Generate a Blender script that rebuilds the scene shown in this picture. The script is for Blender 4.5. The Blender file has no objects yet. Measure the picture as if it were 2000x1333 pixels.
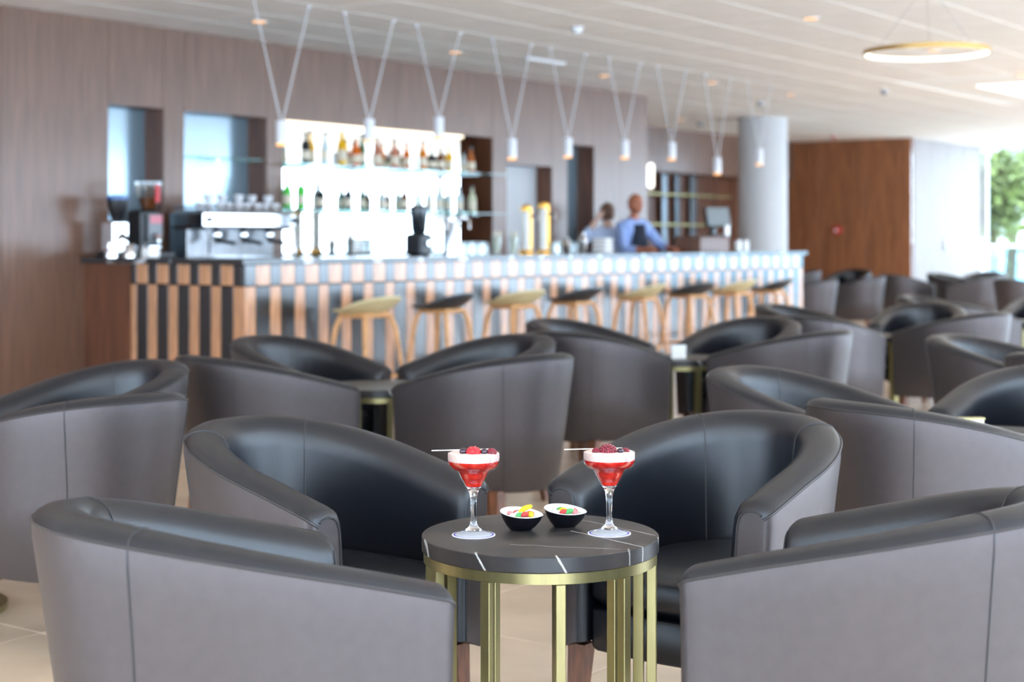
import bpy, bmesh, math, random
from mathutils import Vector, Matrix
random.seed(7)
S = bpy.context.scene
COL = S.collection
PI = math.pi
# ------------------------------------------------------------------ camera
F, EYE, HZ = 3055.6, 1.2, 468.0           # focal length in px of a 2000 px wide frame, eye height, horizon row
cam = bpy.data.objects.new('camera', bpy.data.cameras.new('camera'))
COL.objects.link(cam); S.camera = cam
cam.location = (0, 0, EYE); cam.rotation_euler = (PI/2, 0, 0)
cam.data.sensor_width = 36; cam.data.lens = 55; cam.data.shift_y = -(666.5-HZ)/2000
cam.data.clip_end = 300
cam.data.dof.use_dof = True; cam.data.dof.focus_distance = 3.29; cam.data.dof.aperture_fstop = 3.3
# ------------------------------------------------------------------ world, light, exposure
S.view_settings.view_transform = 'Standard'; S.view_settings.look = 'None'
S.view_settings.exposure = 1.1; S.view_settings.gamma = 1; S.view_settings.use_curve_mapping = False
W = bpy.data.worlds.new('world'); S.world = W; W.use_nodes = True
bg = W.node_tree.nodes['Background']
bg.inputs[0].default_value = (0.64, 0.81, 1.0, 1); bg.inputs[1].default_value = 5.6
S.cycles.use_denoising = True
S.cycles.max_bounces = 10; S.cycles.diffuse_bounces = 5; S.cycles.glossy_bounces = 5
S.cycles.sample_clamp_indirect = 6
# the room's axes: s along the bar, w towards the wood wall, camera at (0,0)
A = math.atan2(.807, .59); DS = Vector((math.cos(A), math.sin(A), 0)); DW = Vector((-math.sin(A), math.cos(A), 0))
def RW(s, w, z=0): return DS*s + DW*w + Vector((0, 0, z))
def at(u, v, Y): return Vector(((u-1000)/F*Y, Y, EYE-(v-HZ)/F*Y))
def on_line(u, w):                          # s of the point at column u on the line w = const
    k = (u-1000)/F
    return w*(DW.x-k*DW.y)/(k*DS.y-DS.x)
CEIL = 2.85
for nm, sz, loc, rot in (('window_portal', (30, 2.6), RW(10, -3.4, 1.35), (PI/2, 0, A+PI)),
                         ('window_portal', (12, 2.6), RW(-5.2, 3, 1.35), (PI/2, 0, A-PI/2)),
                         ('window_portal', (12, 2.6), RW(27.5, -3, 1.35), (PI/2, 0, A+PI/2))):
    L = bpy.data.lights.new(nm, 'AREA'); L.shape = 'RECTANGLE'; L.size, L.size_y = sz
    L.cycles.is_portal = True
    o = bpy.data.objects.new(nm, L); COL.objects.link(o); o.location = loc; o.rotation_euler = rot
# ------------------------------------------------------------------ materials
def lin(c):
    r = []
    for x in c[:3]:
        x /= 255; r.append(x/12.92 if x <= .04045 else ((x+.055)/1.055)**2.4)
    return (*r, 1)
def newmat(name):
    m = bpy.data.materials.new(name); m.use_nodes = True
    return m, m.node_tree, m.node_tree.nodes['Principled BSDF']
def P(name, col, rough=.5, metal=0, var=0, scale=8, stretch=(1, 1, 1), bump=0, bscale=200, spec=.5, coat=0, sss=0, trans=0, ior=None, emit=None, es=0):
    m, nt, b = newmat(name); N, K = nt.nodes, nt.links
    b.inputs['Base Color'].default_value = lin(col); b.inputs['Roughness'].default_value = rough
    b.inputs['Metallic'].default_value = metal; b.inputs['Specular IOR Level'].default_value = spec
    b.inputs['Coat Weight'].default_value = coat; b.inputs['Coat Roughness'].default_value = .15
    if sss: b.inputs['Subsurface Weight'].default_value = sss; b.inputs['Subsurface Radius'].default_value = (.02, .01, .008)
    if trans: b.inputs['Transmission Weight'].default_value = trans
    if ior: b.inputs['IOR'].default_value = ior
    if emit: b.inputs['Emission Color'].default_value = lin(emit); b.inputs['Emission Strength'].default_value = es
    if var or bump:
        tc = N.new('ShaderNodeTexCoord'); mp = N.new('ShaderNodeMapping'); mp.inputs['Scale'].default_value = stretch
        K.new(tc.outputs['Object'], mp.inputs['Vector'])
    if var:
        nz = N.new('ShaderNodeTexNoise'); nz.inputs['Scale'].default_value = scale; nz.inputs['Detail'].default_value = 6
        K.new(mp.outputs[0], nz.inputs['Vector'])
        cr = N.new('ShaderNodeValToRGB')
        lo = tuple(max(0, x*(1-var)) for x in col); hi = tuple(min(255, x*(1+var)) for x in col)
        cr.color_ramp.elements[0].color = lin(lo); cr.color_ramp.elements[1].color = lin(hi)
        cr.color_ramp.elements[0].position = .3; cr.color_ramp.elements[1].position = .7
        K.new(nz.outputs[0], cr.inputs[0]); K.new(cr.outputs[0], b.inputs['Base Color'])
    if bump:
        n2 = N.new('ShaderNodeTexNoise'); n2.inputs['Scale'].default_value = bscale; n2.inputs['Detail'].default_value = 3
        K.new(mp.outputs[0], n2.inputs['Vector'])
        bp = N.new('ShaderNodeBump'); bp.inputs['Strength'].default_value = bump; bp.inputs['Distance'].default_value = .002
        K.new(n2.outputs[0], bp.inputs['Height']); K.new(bp.outputs[0], b.inputs['Normal'])
    return m
M = {}
M['leather_out'] = P('taupe faux leather', (85, 79, 80), .42, .6, var=.02, scale=40, bump=.15, bscale=900, spec=.5)
M['leather_in'] = P('black soft leather', (16, 19, 27), .33, 0, var=.02, scale=30, bump=.2, bscale=600, spec=.55)
M['piping'] = P('dark piping', (48, 46, 48), .45)
M['leg'] = P('walnut chair leg', (112, 70, 48), .4, var=.2, scale=12, stretch=(6, 6, 1))
M['brass'] = P('brushed brass', (152, 142, 100), .36, .85, var=.05, scale=60, stretch=(1, 1, .1))
M['ring_gold'] = P('warm gold metal', (186, 148, 84), .35, .8)
M['walnut'] = P('walnut veneer', (114, 81, 63), .38, 0, var=.1, scale=7, stretch=(7, 7, .35), spec=.6, coat=.18)
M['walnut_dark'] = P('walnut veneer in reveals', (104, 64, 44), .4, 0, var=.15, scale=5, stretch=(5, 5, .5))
M['walnut_far'] = P('walnut veneer of far block', (150, 96, 62), .5, 0, var=.15, scale=4, stretch=(5, 5, .5))
M['ceiling'] = P('ceiling tile', (250, 244, 238), .85, bump=.3, bscale=120, var=.015, scale=3)
M['ceil_grid'] = P('ceiling grid', (255, 254, 252), .6)
M['floor'] = P('beige marble tile', (226, 202, 176), .22, var=.07, scale=2.2)
M['grout'] = P('floor grout', (176, 160, 145), .8)
M['white'] = P('white plaster', (200, 199, 200), .6, var=.01, scale=3)
M['satin_white'] = P('satin white metal', (225, 224, 228), .35)
M['cord'] = P('pale textile cord', (205, 203, 205), .6)
M['tile_wood'] = P('oak front tile', (200, 144, 104), .25, var=.12, scale=9, stretch=(4, 4, .6), spec=.6, coat=.6)
M['tile_black'] = P('black polished tile', (12, 13, 16), .2, spec=.9, coat=.6, var=.3, scale=6)
M['core'] = P('dark counter core', (30, 28, 28), .6)
M['chrome'] = P('polished chrome', (222, 224, 228), .14, 1)
M['steel'] = P('brushed steel', (140, 141, 144), .35, 1, var=.05, scale=50, stretch=(1, 1, .1))
M['black'] = P('black plastic', (22, 23, 27), .35)
M['black_gloss'] = P('glazed black ceramic', (10, 10, 16), .12, spec=.6)
M['white_gloss'] = P('glazed white ceramic', (244, 242, 238), .15)
M['cup'] = P('stacked cup glaze', (222, 220, 222), .3)
M['oak'] = P('oak stool wood', (208, 152, 98), .45, var=.15, scale=14, stretch=(5, 5, 1))
M['seat_beige'] = P('beige moulded seat', (196, 178, 134), .5, var=.04)
M['seat_black'] = P('black moulded seat', (38, 44, 50), .4)
M['backpane'] = P('blue grey back painted glass', (150, 170, 182), .2, .65)
M['mirror'] = P('mirror glass', (246, 250, 248), .03, 1)
M['red'] = P('red plastic', (200, 40, 45), .4)
M['pink'] = P('pink label print', (214, 130, 140), .5)
M['blue'] = P('blue hopper plastic', (45, 90, 150), .25)
M['grey'] = P('grey plastic', (130, 134, 138), .4)
M['screen'] = P('grey lit screen', (120, 128, 132), .3, emit=(120, 130, 135), es=.1)
M['gold'] = P('gold tap trim', (214, 158, 70), .25, .8)
M['skin_tan'] = P('tanned skin', (172, 104, 74), .5, sss=.1)
M['skin_fair'] = P('fair skin', (214, 172, 150), .5, sss=.1)
M['shirt'] = P('light blue shirt', (150, 172, 222), .8, var=.05, scale=20)
M['shirt_pale'] = P('pale blue shirt', (186, 200, 228), .8, var=.05, scale=20)
M['navy'] = P('navy apron cloth', (24, 30, 48), .8)
M['hair'] = P('brown hair', (96, 68, 52), .55, var=.3, scale=40)
M['eye'] = P('dark eye', (25, 20, 18), .3)
M['lip'] = P('lip', (160, 84, 76), .5)
M['cream'] = P('cream card', (226, 212, 188), .6)
M['towel'] = P('white cloth', (232, 228, 226), .9)
M['foam'] = P('pale pink foam', (238, 206, 196), .7, var=.04, scale=250, bump=.6, bscale=900, sss=.3)
M['berry_red'] = P('strawberry red', (196, 24, 34), .25, var=.35, scale=220, bump=.9, bscale=420, coat=.6, sss=.2)
M['berry_dark'] = P('blackcurrant', (38, 16, 34), .22, var=.3, scale=200, bump=.4, bscale=350, coat=.5)
M['berry_wine'] = P('dark raspberry', (112, 14, 34), .3, var=.4, scale=260, bump=.9, bscale=450, coat=.4, sss=.1)
M['stick'] = P('white skewer', (240, 232, 222), .5)
for k, c in dict(red=(216, 70, 66), green=(96, 186, 104), yellow=(246, 208, 44), white=(244, 240, 236), orange=(244, 168, 60), pink=(236, 150, 150)).items():
    M['candy_'+k] = P('sugared %s candy' % k, c, .55, var=.08, scale=300, bump=1, bscale=1400, sss=.3)
M['foliage'] = P('tree foliage', (122, 134, 72), .7, var=.3, scale=1.5)
M['trunk'] = P('tree bark', (120, 100, 80), .9, var=.2)
M['terrace'] = P('pale terrace paving', (206, 216, 222), .8, var=.03, scale=.5)
M['facade'] = P('white facade outside', (240, 240, 238), .8)
def emission(name, col, st):
    m, nt, b = newmat(name); b.inputs['Base Color'].default_value = (.02, .02, .02, 1)
    b.inputs['Emission Color'].default_value = lin(col); b.inputs['Emission Strength'].default_value = st
    return m
M['lamp_warm'] = emission('warm lamp', (255, 184, 104), 1.0)
M['lamp_white'] = emission('white lamp', (255, 250, 240), 1.6)
M['glow_band'] = emission('reflected ceiling glow', (255, 236, 205), 1.6)
M['lamp_panel'] = emission('daylight ceiling opening', (245, 250, 255), 2)
def thin_glass(name, tint, refl=.12):
    m, nt, b = newmat(name); N, K = nt.nodes, nt.links; N.remove(b)
    tr = N.new('ShaderNodeBsdfTransparent'); tr.inputs[0].default_value = lin(tint)
    gl = N.new('ShaderNodeBsdfGlossy'); gl.inputs['Roughness'].default_value = .02
    lw = N.new('ShaderNodeLayerWeight'); lw.inputs[0].default_value = .35
    mr = N.new('ShaderNodeMapRange'); mr.inputs['To Min'].default_value = refl*.4; mr.inputs['To Max'].default_value = min(1, refl*5)
    mx = N.new('ShaderNodeMixShader')
    K.new(lw.outputs['Fresnel'], mr.inputs[0]); K.new(mr.outputs[0], mx.inputs[0])
    K.new(tr.outputs[0], mx.inputs[1]); K.new(gl.outputs[0], mx.inputs[2])
    K.new(mx.outputs[0], N['Material Output'].inputs[0])
    return m
M['glass'] = thin_glass('clear glass', (248, 252, 252))
M['glass_cup'] = thin_glass('cocktail glass', (250, 250, 250), .05)
M['glass_green'] = thin_glass('shelf glass', (205, 228, 222))
M['glass_rail'] = thin_glass('balustrade glass', (190, 222, 232), .2)
M['pane'] = thin_glass('window pane', (252, 254, 254), .05)
M['crystal'] = P('solid glass stem', (255, 255, 255), .01, trans=1, ior=1.45)
for k, c in dict(amber=(214, 120, 20), orange=(216, 100, 24), yellow=(236, 178, 20), green=(30, 90, 60), dark=(26, 34, 40), brown=(110, 60, 30),
                 clear=(200, 214, 214), lime=(90, 200, 80), copper=(176, 100, 50), pale=(214, 212, 180), rose=(190, 120, 96)).items():
    M['b_'+k] = P('%s bottle glass' % k, c, .12, spec=.6)
def marble():
    m, nt, b = newmat('black veined marble'); N, K = nt.nodes, nt.links
    tc = N.new('ShaderNodeTexCoord')
    nz = N.new('ShaderNodeTexNoise'); nz.inputs['Scale'].default_value = 9; nz.inputs['Detail'].default_value = 8
    K.new(tc.outputs['Object'], nz.inputs['Vector'])
    sub = N.new('ShaderNodeVectorMath'); sub.operation = 'MULTIPLY_ADD'
    K.new(nz.outputs['Color'], sub.inputs[0]); sub.inputs[1].default_value = (.03,)*3; sub.inputs[2].default_value = (-.015,)*3
    add = N.new('ShaderNodeVectorMath'); K.new(tc.outputs['Object'], add.inputs[0]); K.new(sub.outputs[0], add.inputs[1])
    def mth(op, a, c, clamp=False):
        n = N.new('ShaderNodeMath'); n.operation = op; n.use_clamp = clamp
        for i, x in enumerate((a, c)):
            if x is None: continue
            if isinstance(x, (int, float)): n.inputs[i].default_value = x
            else: K.new(x, n.inputs[i])
        return n.outputs[0]
    def dot(v):
        n = N.new('ShaderNodeVectorMath'); n.operation = 'DOT_PRODUCT'; K.new(add.outputs[0], n.inputs[0]); n.inputs[1].default_value = v
        return n.outputs['Value']
    ZT = .578
    def vein(p, q, wd, st, tilt=None):
        p, q = Vector(p), Vector(q)
        d = (q-p); L = d.length; d.normalize(); n = d.cross(Vector((0, 0, 1))) if tilt is None else Vector(tilt).cross(d)
        n.normalize()
        dist = mth('ABSOLUTE', mth('SUBTRACT', dot(n), n.dot(p)), None)
        line = mth('SUBTRACT', 1, mth('DIVIDE', dist, wd), True)
        along = mth('SUBTRACT', dot(d), d.dot(p))
        mask = mth('MULTIPLY', mth('GREATER_THAN', along, 0), mth('LESS_THAN', along, L))
        return mth('MULTIPLY', mth('MULTIPLY', line, mask), st)
    vs = [vein((.063, .034, ZT), (.23, -.175, ZT), .0022, 1), vein((.03, .235, ZT), (.245, -.02, ZT), .002, .9),
          vein((-.06, -.115, ZT), (.16, -.165, ZT), .0019, .8), vein((-.13, .2, ZT), (-.05, .23, ZT), .0016, .6)]
    def side(x, top_to_bottom, wd, st):     # plane that cuts the front edge, slanting
        n = Vector((1, 0, top_to_bottom)).normalized()
        dist = mth('ABSOLUTE', mth('SUBTRACT', dot(n), n.dot(Vector((x, 0, ZT)))), None)
        line = mth('SUBTRACT', 1, mth('DIVIDE', dist, wd), True)
        y0 = -math.sqrt(max(.0, .25**2-x*x))
        mask = mth('LESS_THAN', dot((0, 1, 0)), y0+.02)
        return mth('MULTIPLY', mth('MULTIPLY', line, mask), st)
    vs += [side(-.131, .55, .0028, .9), side(.024, .6, .0028, 1), side(.176, .05, .002, .5), side(-.236, .15, .0025, .7), side(.244, .1, .002, .6)]
    tot = vs[0]
    for v in vs[1:]: tot = mth('MAXIMUM', tot, v)
    n2 = N.new('ShaderNodeTexNoise'); n2.inputs['Scale'].default_value = 30; n2.inputs['Detail'].default_value = 6
    K.new(tc.outputs['Object'], n2.inputs['Vector'])
    fade = mth('MULTIPLY', tot, mth('ADD', mth('MULTIPLY', n2.outputs[0], 1.2), .25), True)
    cr = N.new('ShaderNodeValToRGB'); cr.color_ramp.elements[0].color = lin((36, 36, 39)); cr.color_ramp.elements[1].color = lin((66, 60, 57))
    cr.color_ramp.elements[0].position = .35; cr.color_ramp.elements[1].position = .7
    K.new(nz.outputs[0], cr.inputs[0])
    mx = N.new('ShaderNodeMix'); mx.data_type = 'RGBA'; K.new(fade, mx.inputs['Factor'])
    K.new(cr.outputs[0], mx.inputs[6]); mx.inputs[7].default_value = lin((235, 232, 228))
    K.new(mx.outputs[2], b.inputs['Base Color']); b.inputs['Roughness'].default_value = .38
    return m
M['marble'] = marble()
def counter_stone():
    m, nt, b = newmat('dark counter stone'); N, K = nt.nodes, nt.links
    tc = N.new('ShaderNodeTexCoord'); wv = N.new('ShaderNodeTexWave'); wv.inputs['Scale'].default_value = .55; wv.inputs['Distortion'].default_value = 9
    wv.inputs['Detail'].default_value = 4; K.new(tc.outputs['Object'], wv.inputs['Vector'])
    cr = N.new('ShaderNodeValToRGB'); e = cr.color_ramp.elements
    e[0].color = lin((34, 36, 40)); e[0].position = .965; e[1].color = lin((200, 200, 200)); e[1].position = .99
    K.new(wv.outputs[0], cr.inputs[0]); K.new(cr.outputs[0], b.inputs['Base Color']); b.inputs['Roughness'].default_value = .22; b.inputs['Coat Weight'].default_value = .7; b.inputs['Coat Roughness'].default_value = .15
    return m
M['stone'] = counter_stone()
def coaster_mat():
    m, nt, b = newmat('printed coaster card'); N, K = nt.nodes, nt.links
    tc = N.new('ShaderNodeTexCoord'); ln = N.new('ShaderNodeVectorMath'); ln.operation = 'LENGTH'; K.new(tc.outputs['Object'], ln.inputs[0])
    cr = N.new('ShaderNodeValToRGB'); cr.color_ramp.interpolation = 'CONSTANT'; e = cr.color_ramp.elements
    e[0].color = lin((226, 228, 240)); e[0].position = 0; e[1].color = lin((84, 74, 170)); e[1].position = .0365
    x = e.new(.0395); x.color = lin((232, 230, 242)); x = e.new(.0300); x.color = lin((150, 146, 210)); x = e.new(.0312); x.color = lin((226, 228, 240))
    K.new(ln.outputs['Value'], cr.inputs[0]); K.new(cr.outputs[0], b.inputs['Base Color']); b.inputs['Roughness'].default_value = .7
    return m
M['coaster'] = coaster_mat()
def drink_mat():
    m, nt, b = newmat('red berry cocktail'); N, K = nt.nodes, nt.links
    nz = N.new('ShaderNodeTexNoise'); nz.inputs['Scale'].default_value = 90; nz.inputs['Detail'].default_value = 4
    tc = N.new('ShaderNodeTexCoord'); K.new(tc.outputs['Object'], nz.inputs['Vector'])
    cr = N.new('ShaderNodeValToRGB'); cr.color_ramp.elements[0].color = lin((190, 14, 12)); cr.color_ramp.elements[1].color = lin((238, 62, 44))
    cr.color_ramp.elements[0].position = .35; cr.color_ramp.elements[1].position = .75
    K.new(nz.outputs[0], cr.inputs[0]); K.new(cr.outputs[0], b.inputs['Base Color'])
    b.inputs['Roughness'].default_value = .3; b.inputs['Subsurface Weight'].default_value = .4; b.inputs['Subsurface Radius'].default_value = (.03, .004, .003)
    return m
M['drink'] = drink_mat()

# ------------------------------------------------------------------ mesh helpers
class MB:
    def __init__(self): self.v = []; self.f = []; self.mi = []; self.cur = 0
    def add(self, vs, fs):
        n = len(self.v); self.v += [tuple(p) for p in vs]
        for f in fs: self.f.append(tuple(i+n for i in f)); self.mi.append(self.cur)
        return self
    def box(self, c, d, rz=0, bev=0, taper=None):
        """box centred at c with sizes d; bev chamfers the vertical and top edges"""
        hx, hy, hz = d[0]/2, d[1]/2, d[2]/2; ca, sa = math.cos(rz), math.sin(rz)
        def rot(x, y, z): return (c[0]+ca*x-sa*y, c[1]+sa*x+ca*y, c[2]+z)
        if bev:
            b = min(bev, hx*.6, hy*.6, hz*.6); rings = []
            for z, k in ((-hz, b), (-hz+b, 0), (hz-b, 0), (hz, b)):
                x1, y1 = hx-k, hy-k; q = b
                rings.append([(x1-q, -y1), (x1, -y1+q), (x1, y1-q), (x1-q, y1), (-x1+q, y1), (-x1, y1-q), (-x1, -y1+q), (-x1+q, -y1)])
                rings[-1] = [rot(x, y, z) for x, y in rings[-1]]
            vs = sum(rings, []); fs = [tuple(range(7, -1, -1)), tuple(range(24, 32))]
            for i in range(3):
                for j in range(8): fs.append((i*8+j, i*8+(j+1) % 8, (i+1)*8+(j+1) % 8, (i+1)*8+j))
            return self.add(vs, fs)
        t = taper or (1, 1)
        vs = [rot(x*hx*(t[0] if z < 0 else 1), y*hy*(t[1] if z < 0 else 1), z*hz) for z in (-1, 1) for x, y in ((-1, -1), (1, -1), (1, 1), (-1, 1))]
        return self.add(vs, [(3, 2, 1, 0), (4, 5, 6, 7), (0, 1, 5, 4), (1, 2, 6, 5), (2, 3, 7, 6), (3, 0, 4, 7)])
    def lathe(self, prof, c=(0, 0, 0), n=24, cap=True):
        vs = []; fs = []
        for r, z in prof:
            for k in range(n):
                a = 2*PI*k/n; vs.append((c[0]+r*math.cos(a), c[1]+r*math.sin(a), c[2]+z))
        for i in range(len(prof)-1):
            for k in range(n): fs.append((i*n+k, i*n+(k+1) % n, (i+1)*n+(k+1) % n, (i+1)*n+k))
        if cap: fs.append(tuple(range(n-1, -1, -1))); fs.append(tuple(range((len(prof)-1)*n, len(prof)*n)))
        return self.add(vs, fs)
    def tube(self, pts, r, n=8, closed=False, sq=False):
        pts = [Vector(p) for p in pts]; m = len(pts); vs = []; fs = []
        if sq: n = 4
        up = Vector((0, 0, 1)); prev = None
        for i, p in enumerate(pts):
            a = pts[(i-1) % m] if closed else pts[max(i-1, 0)]; b = pts[(i+1) % m] if closed else pts[min(i+1, m-1)]
            t = (b-a).normalized()
            ref = prev if prev is not None else (up if abs(t.z) < .9 else Vector((1, 0, 0)))
            x = ref - t*ref.dot(t); x.normalize(); prev = x; y = t.cross(x)
            ri = r[i] if isinstance(r, (list, tuple)) else r
            for k in range(n):
                an = 2*PI*k/n+(PI/4 if sq else 0); vs.append(p+x*math.cos(an)*ri+y*math.sin(an)*ri)
        for i in range(m if closed else m-1):
            for k in range(n): fs.append((i*n+k, i*n+(k+1) % n, ((i+1) % m)*n+(k+1) % n, ((i+1) % m)*n+k))
        if not closed: fs += [tuple(range(n-1, -1, -1)), tuple(range((m-1)*n, m*n))]
        return self.add(vs, fs)
    def sphere(self, c, r, n=12, m=8, rz=0):
        rx, ry, rzz = r if isinstance(r, (tuple, list)) else (r, r, r)
        vs = [(0, 0, -1)]; fs = []
        for i in range(1, m):
            t = PI*i/m
            for k in range(n): a = 2*PI*k/n; vs.append((math.sin(t)*math.cos(a), math.sin(t)*math.sin(a), -math.cos(t)))
        vs.append((0, 0, 1)); ca, sa = math.cos(rz), math.sin(rz)
        vs = [(c[0]+ca*x*rx-sa*y*ry, c[1]+sa*x*rx+ca*y*ry, c[2]+z*rzz) for x, y, z in vs]
        for k in range(n): fs.append((0, 1+(k+1) % n, 1+k))
        for i in range(m-2):
            for k in range(n): fs.append((1+i*n+k, 1+i*n+(k+1) % n, 1+(i+1)*n+(k+1) % n, 1+(i+1)*n+k))
        L = len(vs)-1
        for k in range(n): fs.append((L, 1+(m-2)*n+k, 1+(m-2)*n+(k+1) % n))
        return self.add(vs, fs)
    def mesh(self, name, mats, smooth=True, ang=35):
        me = bpy.data.meshes.new(name); me.from_pydata(self.v, [], self.f)
        for m in (mats if isinstance(mats, (list, tuple)) else [mats]): me.materials.append(m)
        me.polygons.foreach_set('material_index', self.mi)
        bm = bmesh.new(); bm.from_mesh(me); bmesh.ops.recalc_face_normals(bm, faces=bm.faces)
        bm.to_mesh(me); bm.free()
        if smooth:
            me.polygons.foreach_set('use_smooth', [True]*len(me.polygons)); me.set_sharp_from_angle(angle=math.radians(ang))
        me.update(); return me
def link(name, data, parent=None, loc=None, rz=None):
    o = bpy.data.objects.new(name, data); COL.objects.link(o)
    if parent: o.parent = parent
    if loc is not None: o.location = loc
    if rz is not None: o.rotation_euler = (0, 0, rz)
    return o
def obj(name, mb, mat, parent=None, loc=None, rz=None, smooth=True, ang=35): return link(name, mb.mesh(name, mat, smooth, ang), parent, loc, rz)
def tag(o, label, cat, group=None):
    o['label'] = label; o['category'] = cat
    if group: o['group'] = group
    return o
def thing(name, label, cat, loc=(0, 0, 0), rz=0, group=None): return tag(link(name, None, None, loc, rz), label, cat, group)
def struct(o): o['kind'] = 'structure'; return o
def copy_tree(o, parent=None):
    c = o.copy(); COL.objects.link(c)
    if parent: c.parent = parent
    for ch in list(o.children):
        copy_tree(ch, c)
    return c

# ------------------------------------------------------------------ room shell (room frame: x = s, y = w)
WALL, BAR, ALC, BLK, WIN = 9.31, 7.64, 11.75, 9.68, -3.23
S0, S1, S2, S3 = -5.0, 15.34, 24.13, 27.3
def rbox(name, s0, s1, w0, w1, z0, z1, mat, parent=None, bev=0):
    """axis-aligned box in the room frame with its own origin; parents are assumed to sit at the world origin turned by A"""
    mb = MB().box((0, 0, 0), (s1-s0, w1-w0, z1-z0), bev=bev)
    if parent: return obj(name, mb, mat, parent, ((s0+s1)/2, (w0+w1)/2, (z0+z1)/2), smooth=False)
    return obj(name, mb, mat, None, RW((s0+s1)/2, (w0+w1)/2, (z0+z1)/2), A, smooth=False)
def root(name): return struct(link(name, None, None, (0, 0, 0), A))
def visible(p, mu=60, v0=-40, v1=1400):
    if p.y < 1: return False
    u = 1000+F*p.x/p.y; v = HZ+F*(EYE-p.z)/p.y
    return -mu < u < 2000+mu and v0 < v < v1

# floor: marble tiles over a grout bed
fl = root('floor'); rbox('grout_bed', S0-.2, S3+.3, WIN-.3, ALC+.5, -.12, -.006, M['grout'], fl)
T = .8; tmesh = MB().box((0, 0, 0), (T-.006, T-.006, .012), bev=.0015).mesh('tile', M['floor'], False)
rest = MB(); n_t = 0
i = 0
s = S0
while s < S3:
    w = WIN
    while w < ALC:
        cs, cw = s+T/2, w+T/2; p = RW(cs, cw)
        if cw < ALC and not (cw > WALL-.1 and cs < S1) and not (cs > S2 and cw > BLK):
            if p.y < 9.5 and visible(p, 250, 300, 1750) and n_t < 290:
                link('tile', tmesh, fl, (cs, cw, -.006)); n_t += 1
            else: rest.box((cs, cw, -.006), (T-.006, T-.006, .012))
        w += T
    s += T
o = obj('tile', rest, M['floor'], fl, smooth=False); o['kind'] = 'stuff'

# ceiling: mineral tiles hung in a fine white grid
ce = root('ceiling'); rbox('ceiling_grid', S0-.2, S3+.3, WIN-.3, ALC+.4, CEIL-.002, CEIL+.12, M['ceil_grid'], ce)
TA, TB = 1.2, .6; cm = MB().box((0, 0, 0), (TA-.018, TB-.018, .02), bev=.003).mesh('tile', M['ceiling'], False)
PAN = (on_line(1900, 0) if False else None)
pan_p = Vector((4.95, 16.7, 0)); ps, pw = pan_p.dot(DS), pan_p.dot(DW)   # daylight opening in the ceiling
rest = MB(); n_c = 0; s = S0
while s < S3-.1:
    w = WIN
    while w < ALC-.1:
        cs, cw = s+TA/2, w+TB/2; p = RW(cs, cw, CEIL)
        if not (ps-.45 < cs < ps+2.55 and pw-3.3 < cw < pw+.25):
            if p.y < 19.5 and visible(p, 150, -60) and n_c < 290:
                link('tile', cm, ce, (cs, cw, CEIL+.0)); n_c += 1
            else: rest.box((cs, cw, CEIL), (TA-.012, TB-.012, .02))
        w += TB
    s += TA
o = obj('tile', rest, M['ceiling'], ce, smooth=False); o['kind'] = 'stuff'
rbox('light_panel', ps, ps+2.1, pw-3.0, pw, CEIL-.012, CEIL+.004, M['lamp_panel'], ce)
for a in ((ps-.6, ps, pw-3.3, pw+.3), (ps+2.1, ps+2.7, pw-3.3, pw+.3), (ps, ps+2.1, pw, pw+.3), (ps, ps+2.1, pw-3.3, pw-3)):
    rbox('panel_border', *a, CEIL-.01, CEIL+.006, M['ceiling'], ce)

# wood wall with its recesses
wl = root('wall_left')
SH = lambda x0, x1, y: (on_line(x0, y), on_line(x1, y))
n1 = SH(212, 320, WALL); n2 = SH(360, 521, WALL); n3 = SH(553, 962, WALL); n4 = SH(990, 1078, WALL); n5 = SH(1108, 1160, WALL)
NT = 2.21
openings = [(n1, .96, NT, .22), (n2, .96, NT, .22), (n3, .96, NT, .42), (n4, 0, 1.96, .22), (n5, 0, NT, .22)]
def panel(s0, s1, z0, z1, parent=wl, w=WALL, mat='walnut'):
    if s1-s0 > .01: rbox('panel', s0+.002, s1-.002, w, w+.03, z0, z1, M[mat], parent)
cuts = [S0]; x = S0
while x < n1[0]-.95: x += .9; cuts.append(x)
edges = cuts+[n1[0]]
for a, b in zip(edges[:-1], edges[1:]): panel(a, b, .09, CEIL)
prev = None
for k, ((a, b), z0, z1, d) in enumerate(openings):
    m = max(1, round((b-a)/.8))
    for j in range(m):
        panel(a+(b-a)*j/m, a+(b-a)*(j+1)/m, z1, CEIL)
        if z0: panel(a+(b-a)*j/m, a+(b-a)*(j+1)/m, .09, z0)
    nxt = openings[k+1][0][0] if k+1 < len(openings) else S1
    m = max(1, round((nxt-b)/.7))
    for j in range(m): panel(b+(nxt-b)*j/m, b+(nxt-b)*(j+1)/m, .09, CEIL)
    # reveals and back of the recess
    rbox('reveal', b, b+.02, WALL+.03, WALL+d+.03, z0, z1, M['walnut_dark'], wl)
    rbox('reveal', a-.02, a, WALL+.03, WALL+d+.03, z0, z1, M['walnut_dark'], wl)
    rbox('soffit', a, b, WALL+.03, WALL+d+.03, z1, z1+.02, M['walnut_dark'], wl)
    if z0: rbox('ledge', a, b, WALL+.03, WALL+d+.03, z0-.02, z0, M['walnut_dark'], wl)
rbox('backing', S0, n1[0]-.03, WALL+.03, WALL+.1, 0, CEIL, M['core'], wl)
rbox('back_panel', n1[0], n1[1], WALL+.22, WALL+.25, .96, NT, M['backpane'], wl)
rbox('back_panel', n2[0], n2[1], WALL+.22, WALL+.25, .96, NT, M['backpane'], wl)
ms1 = on_line(898, WALL+.12)
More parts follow.
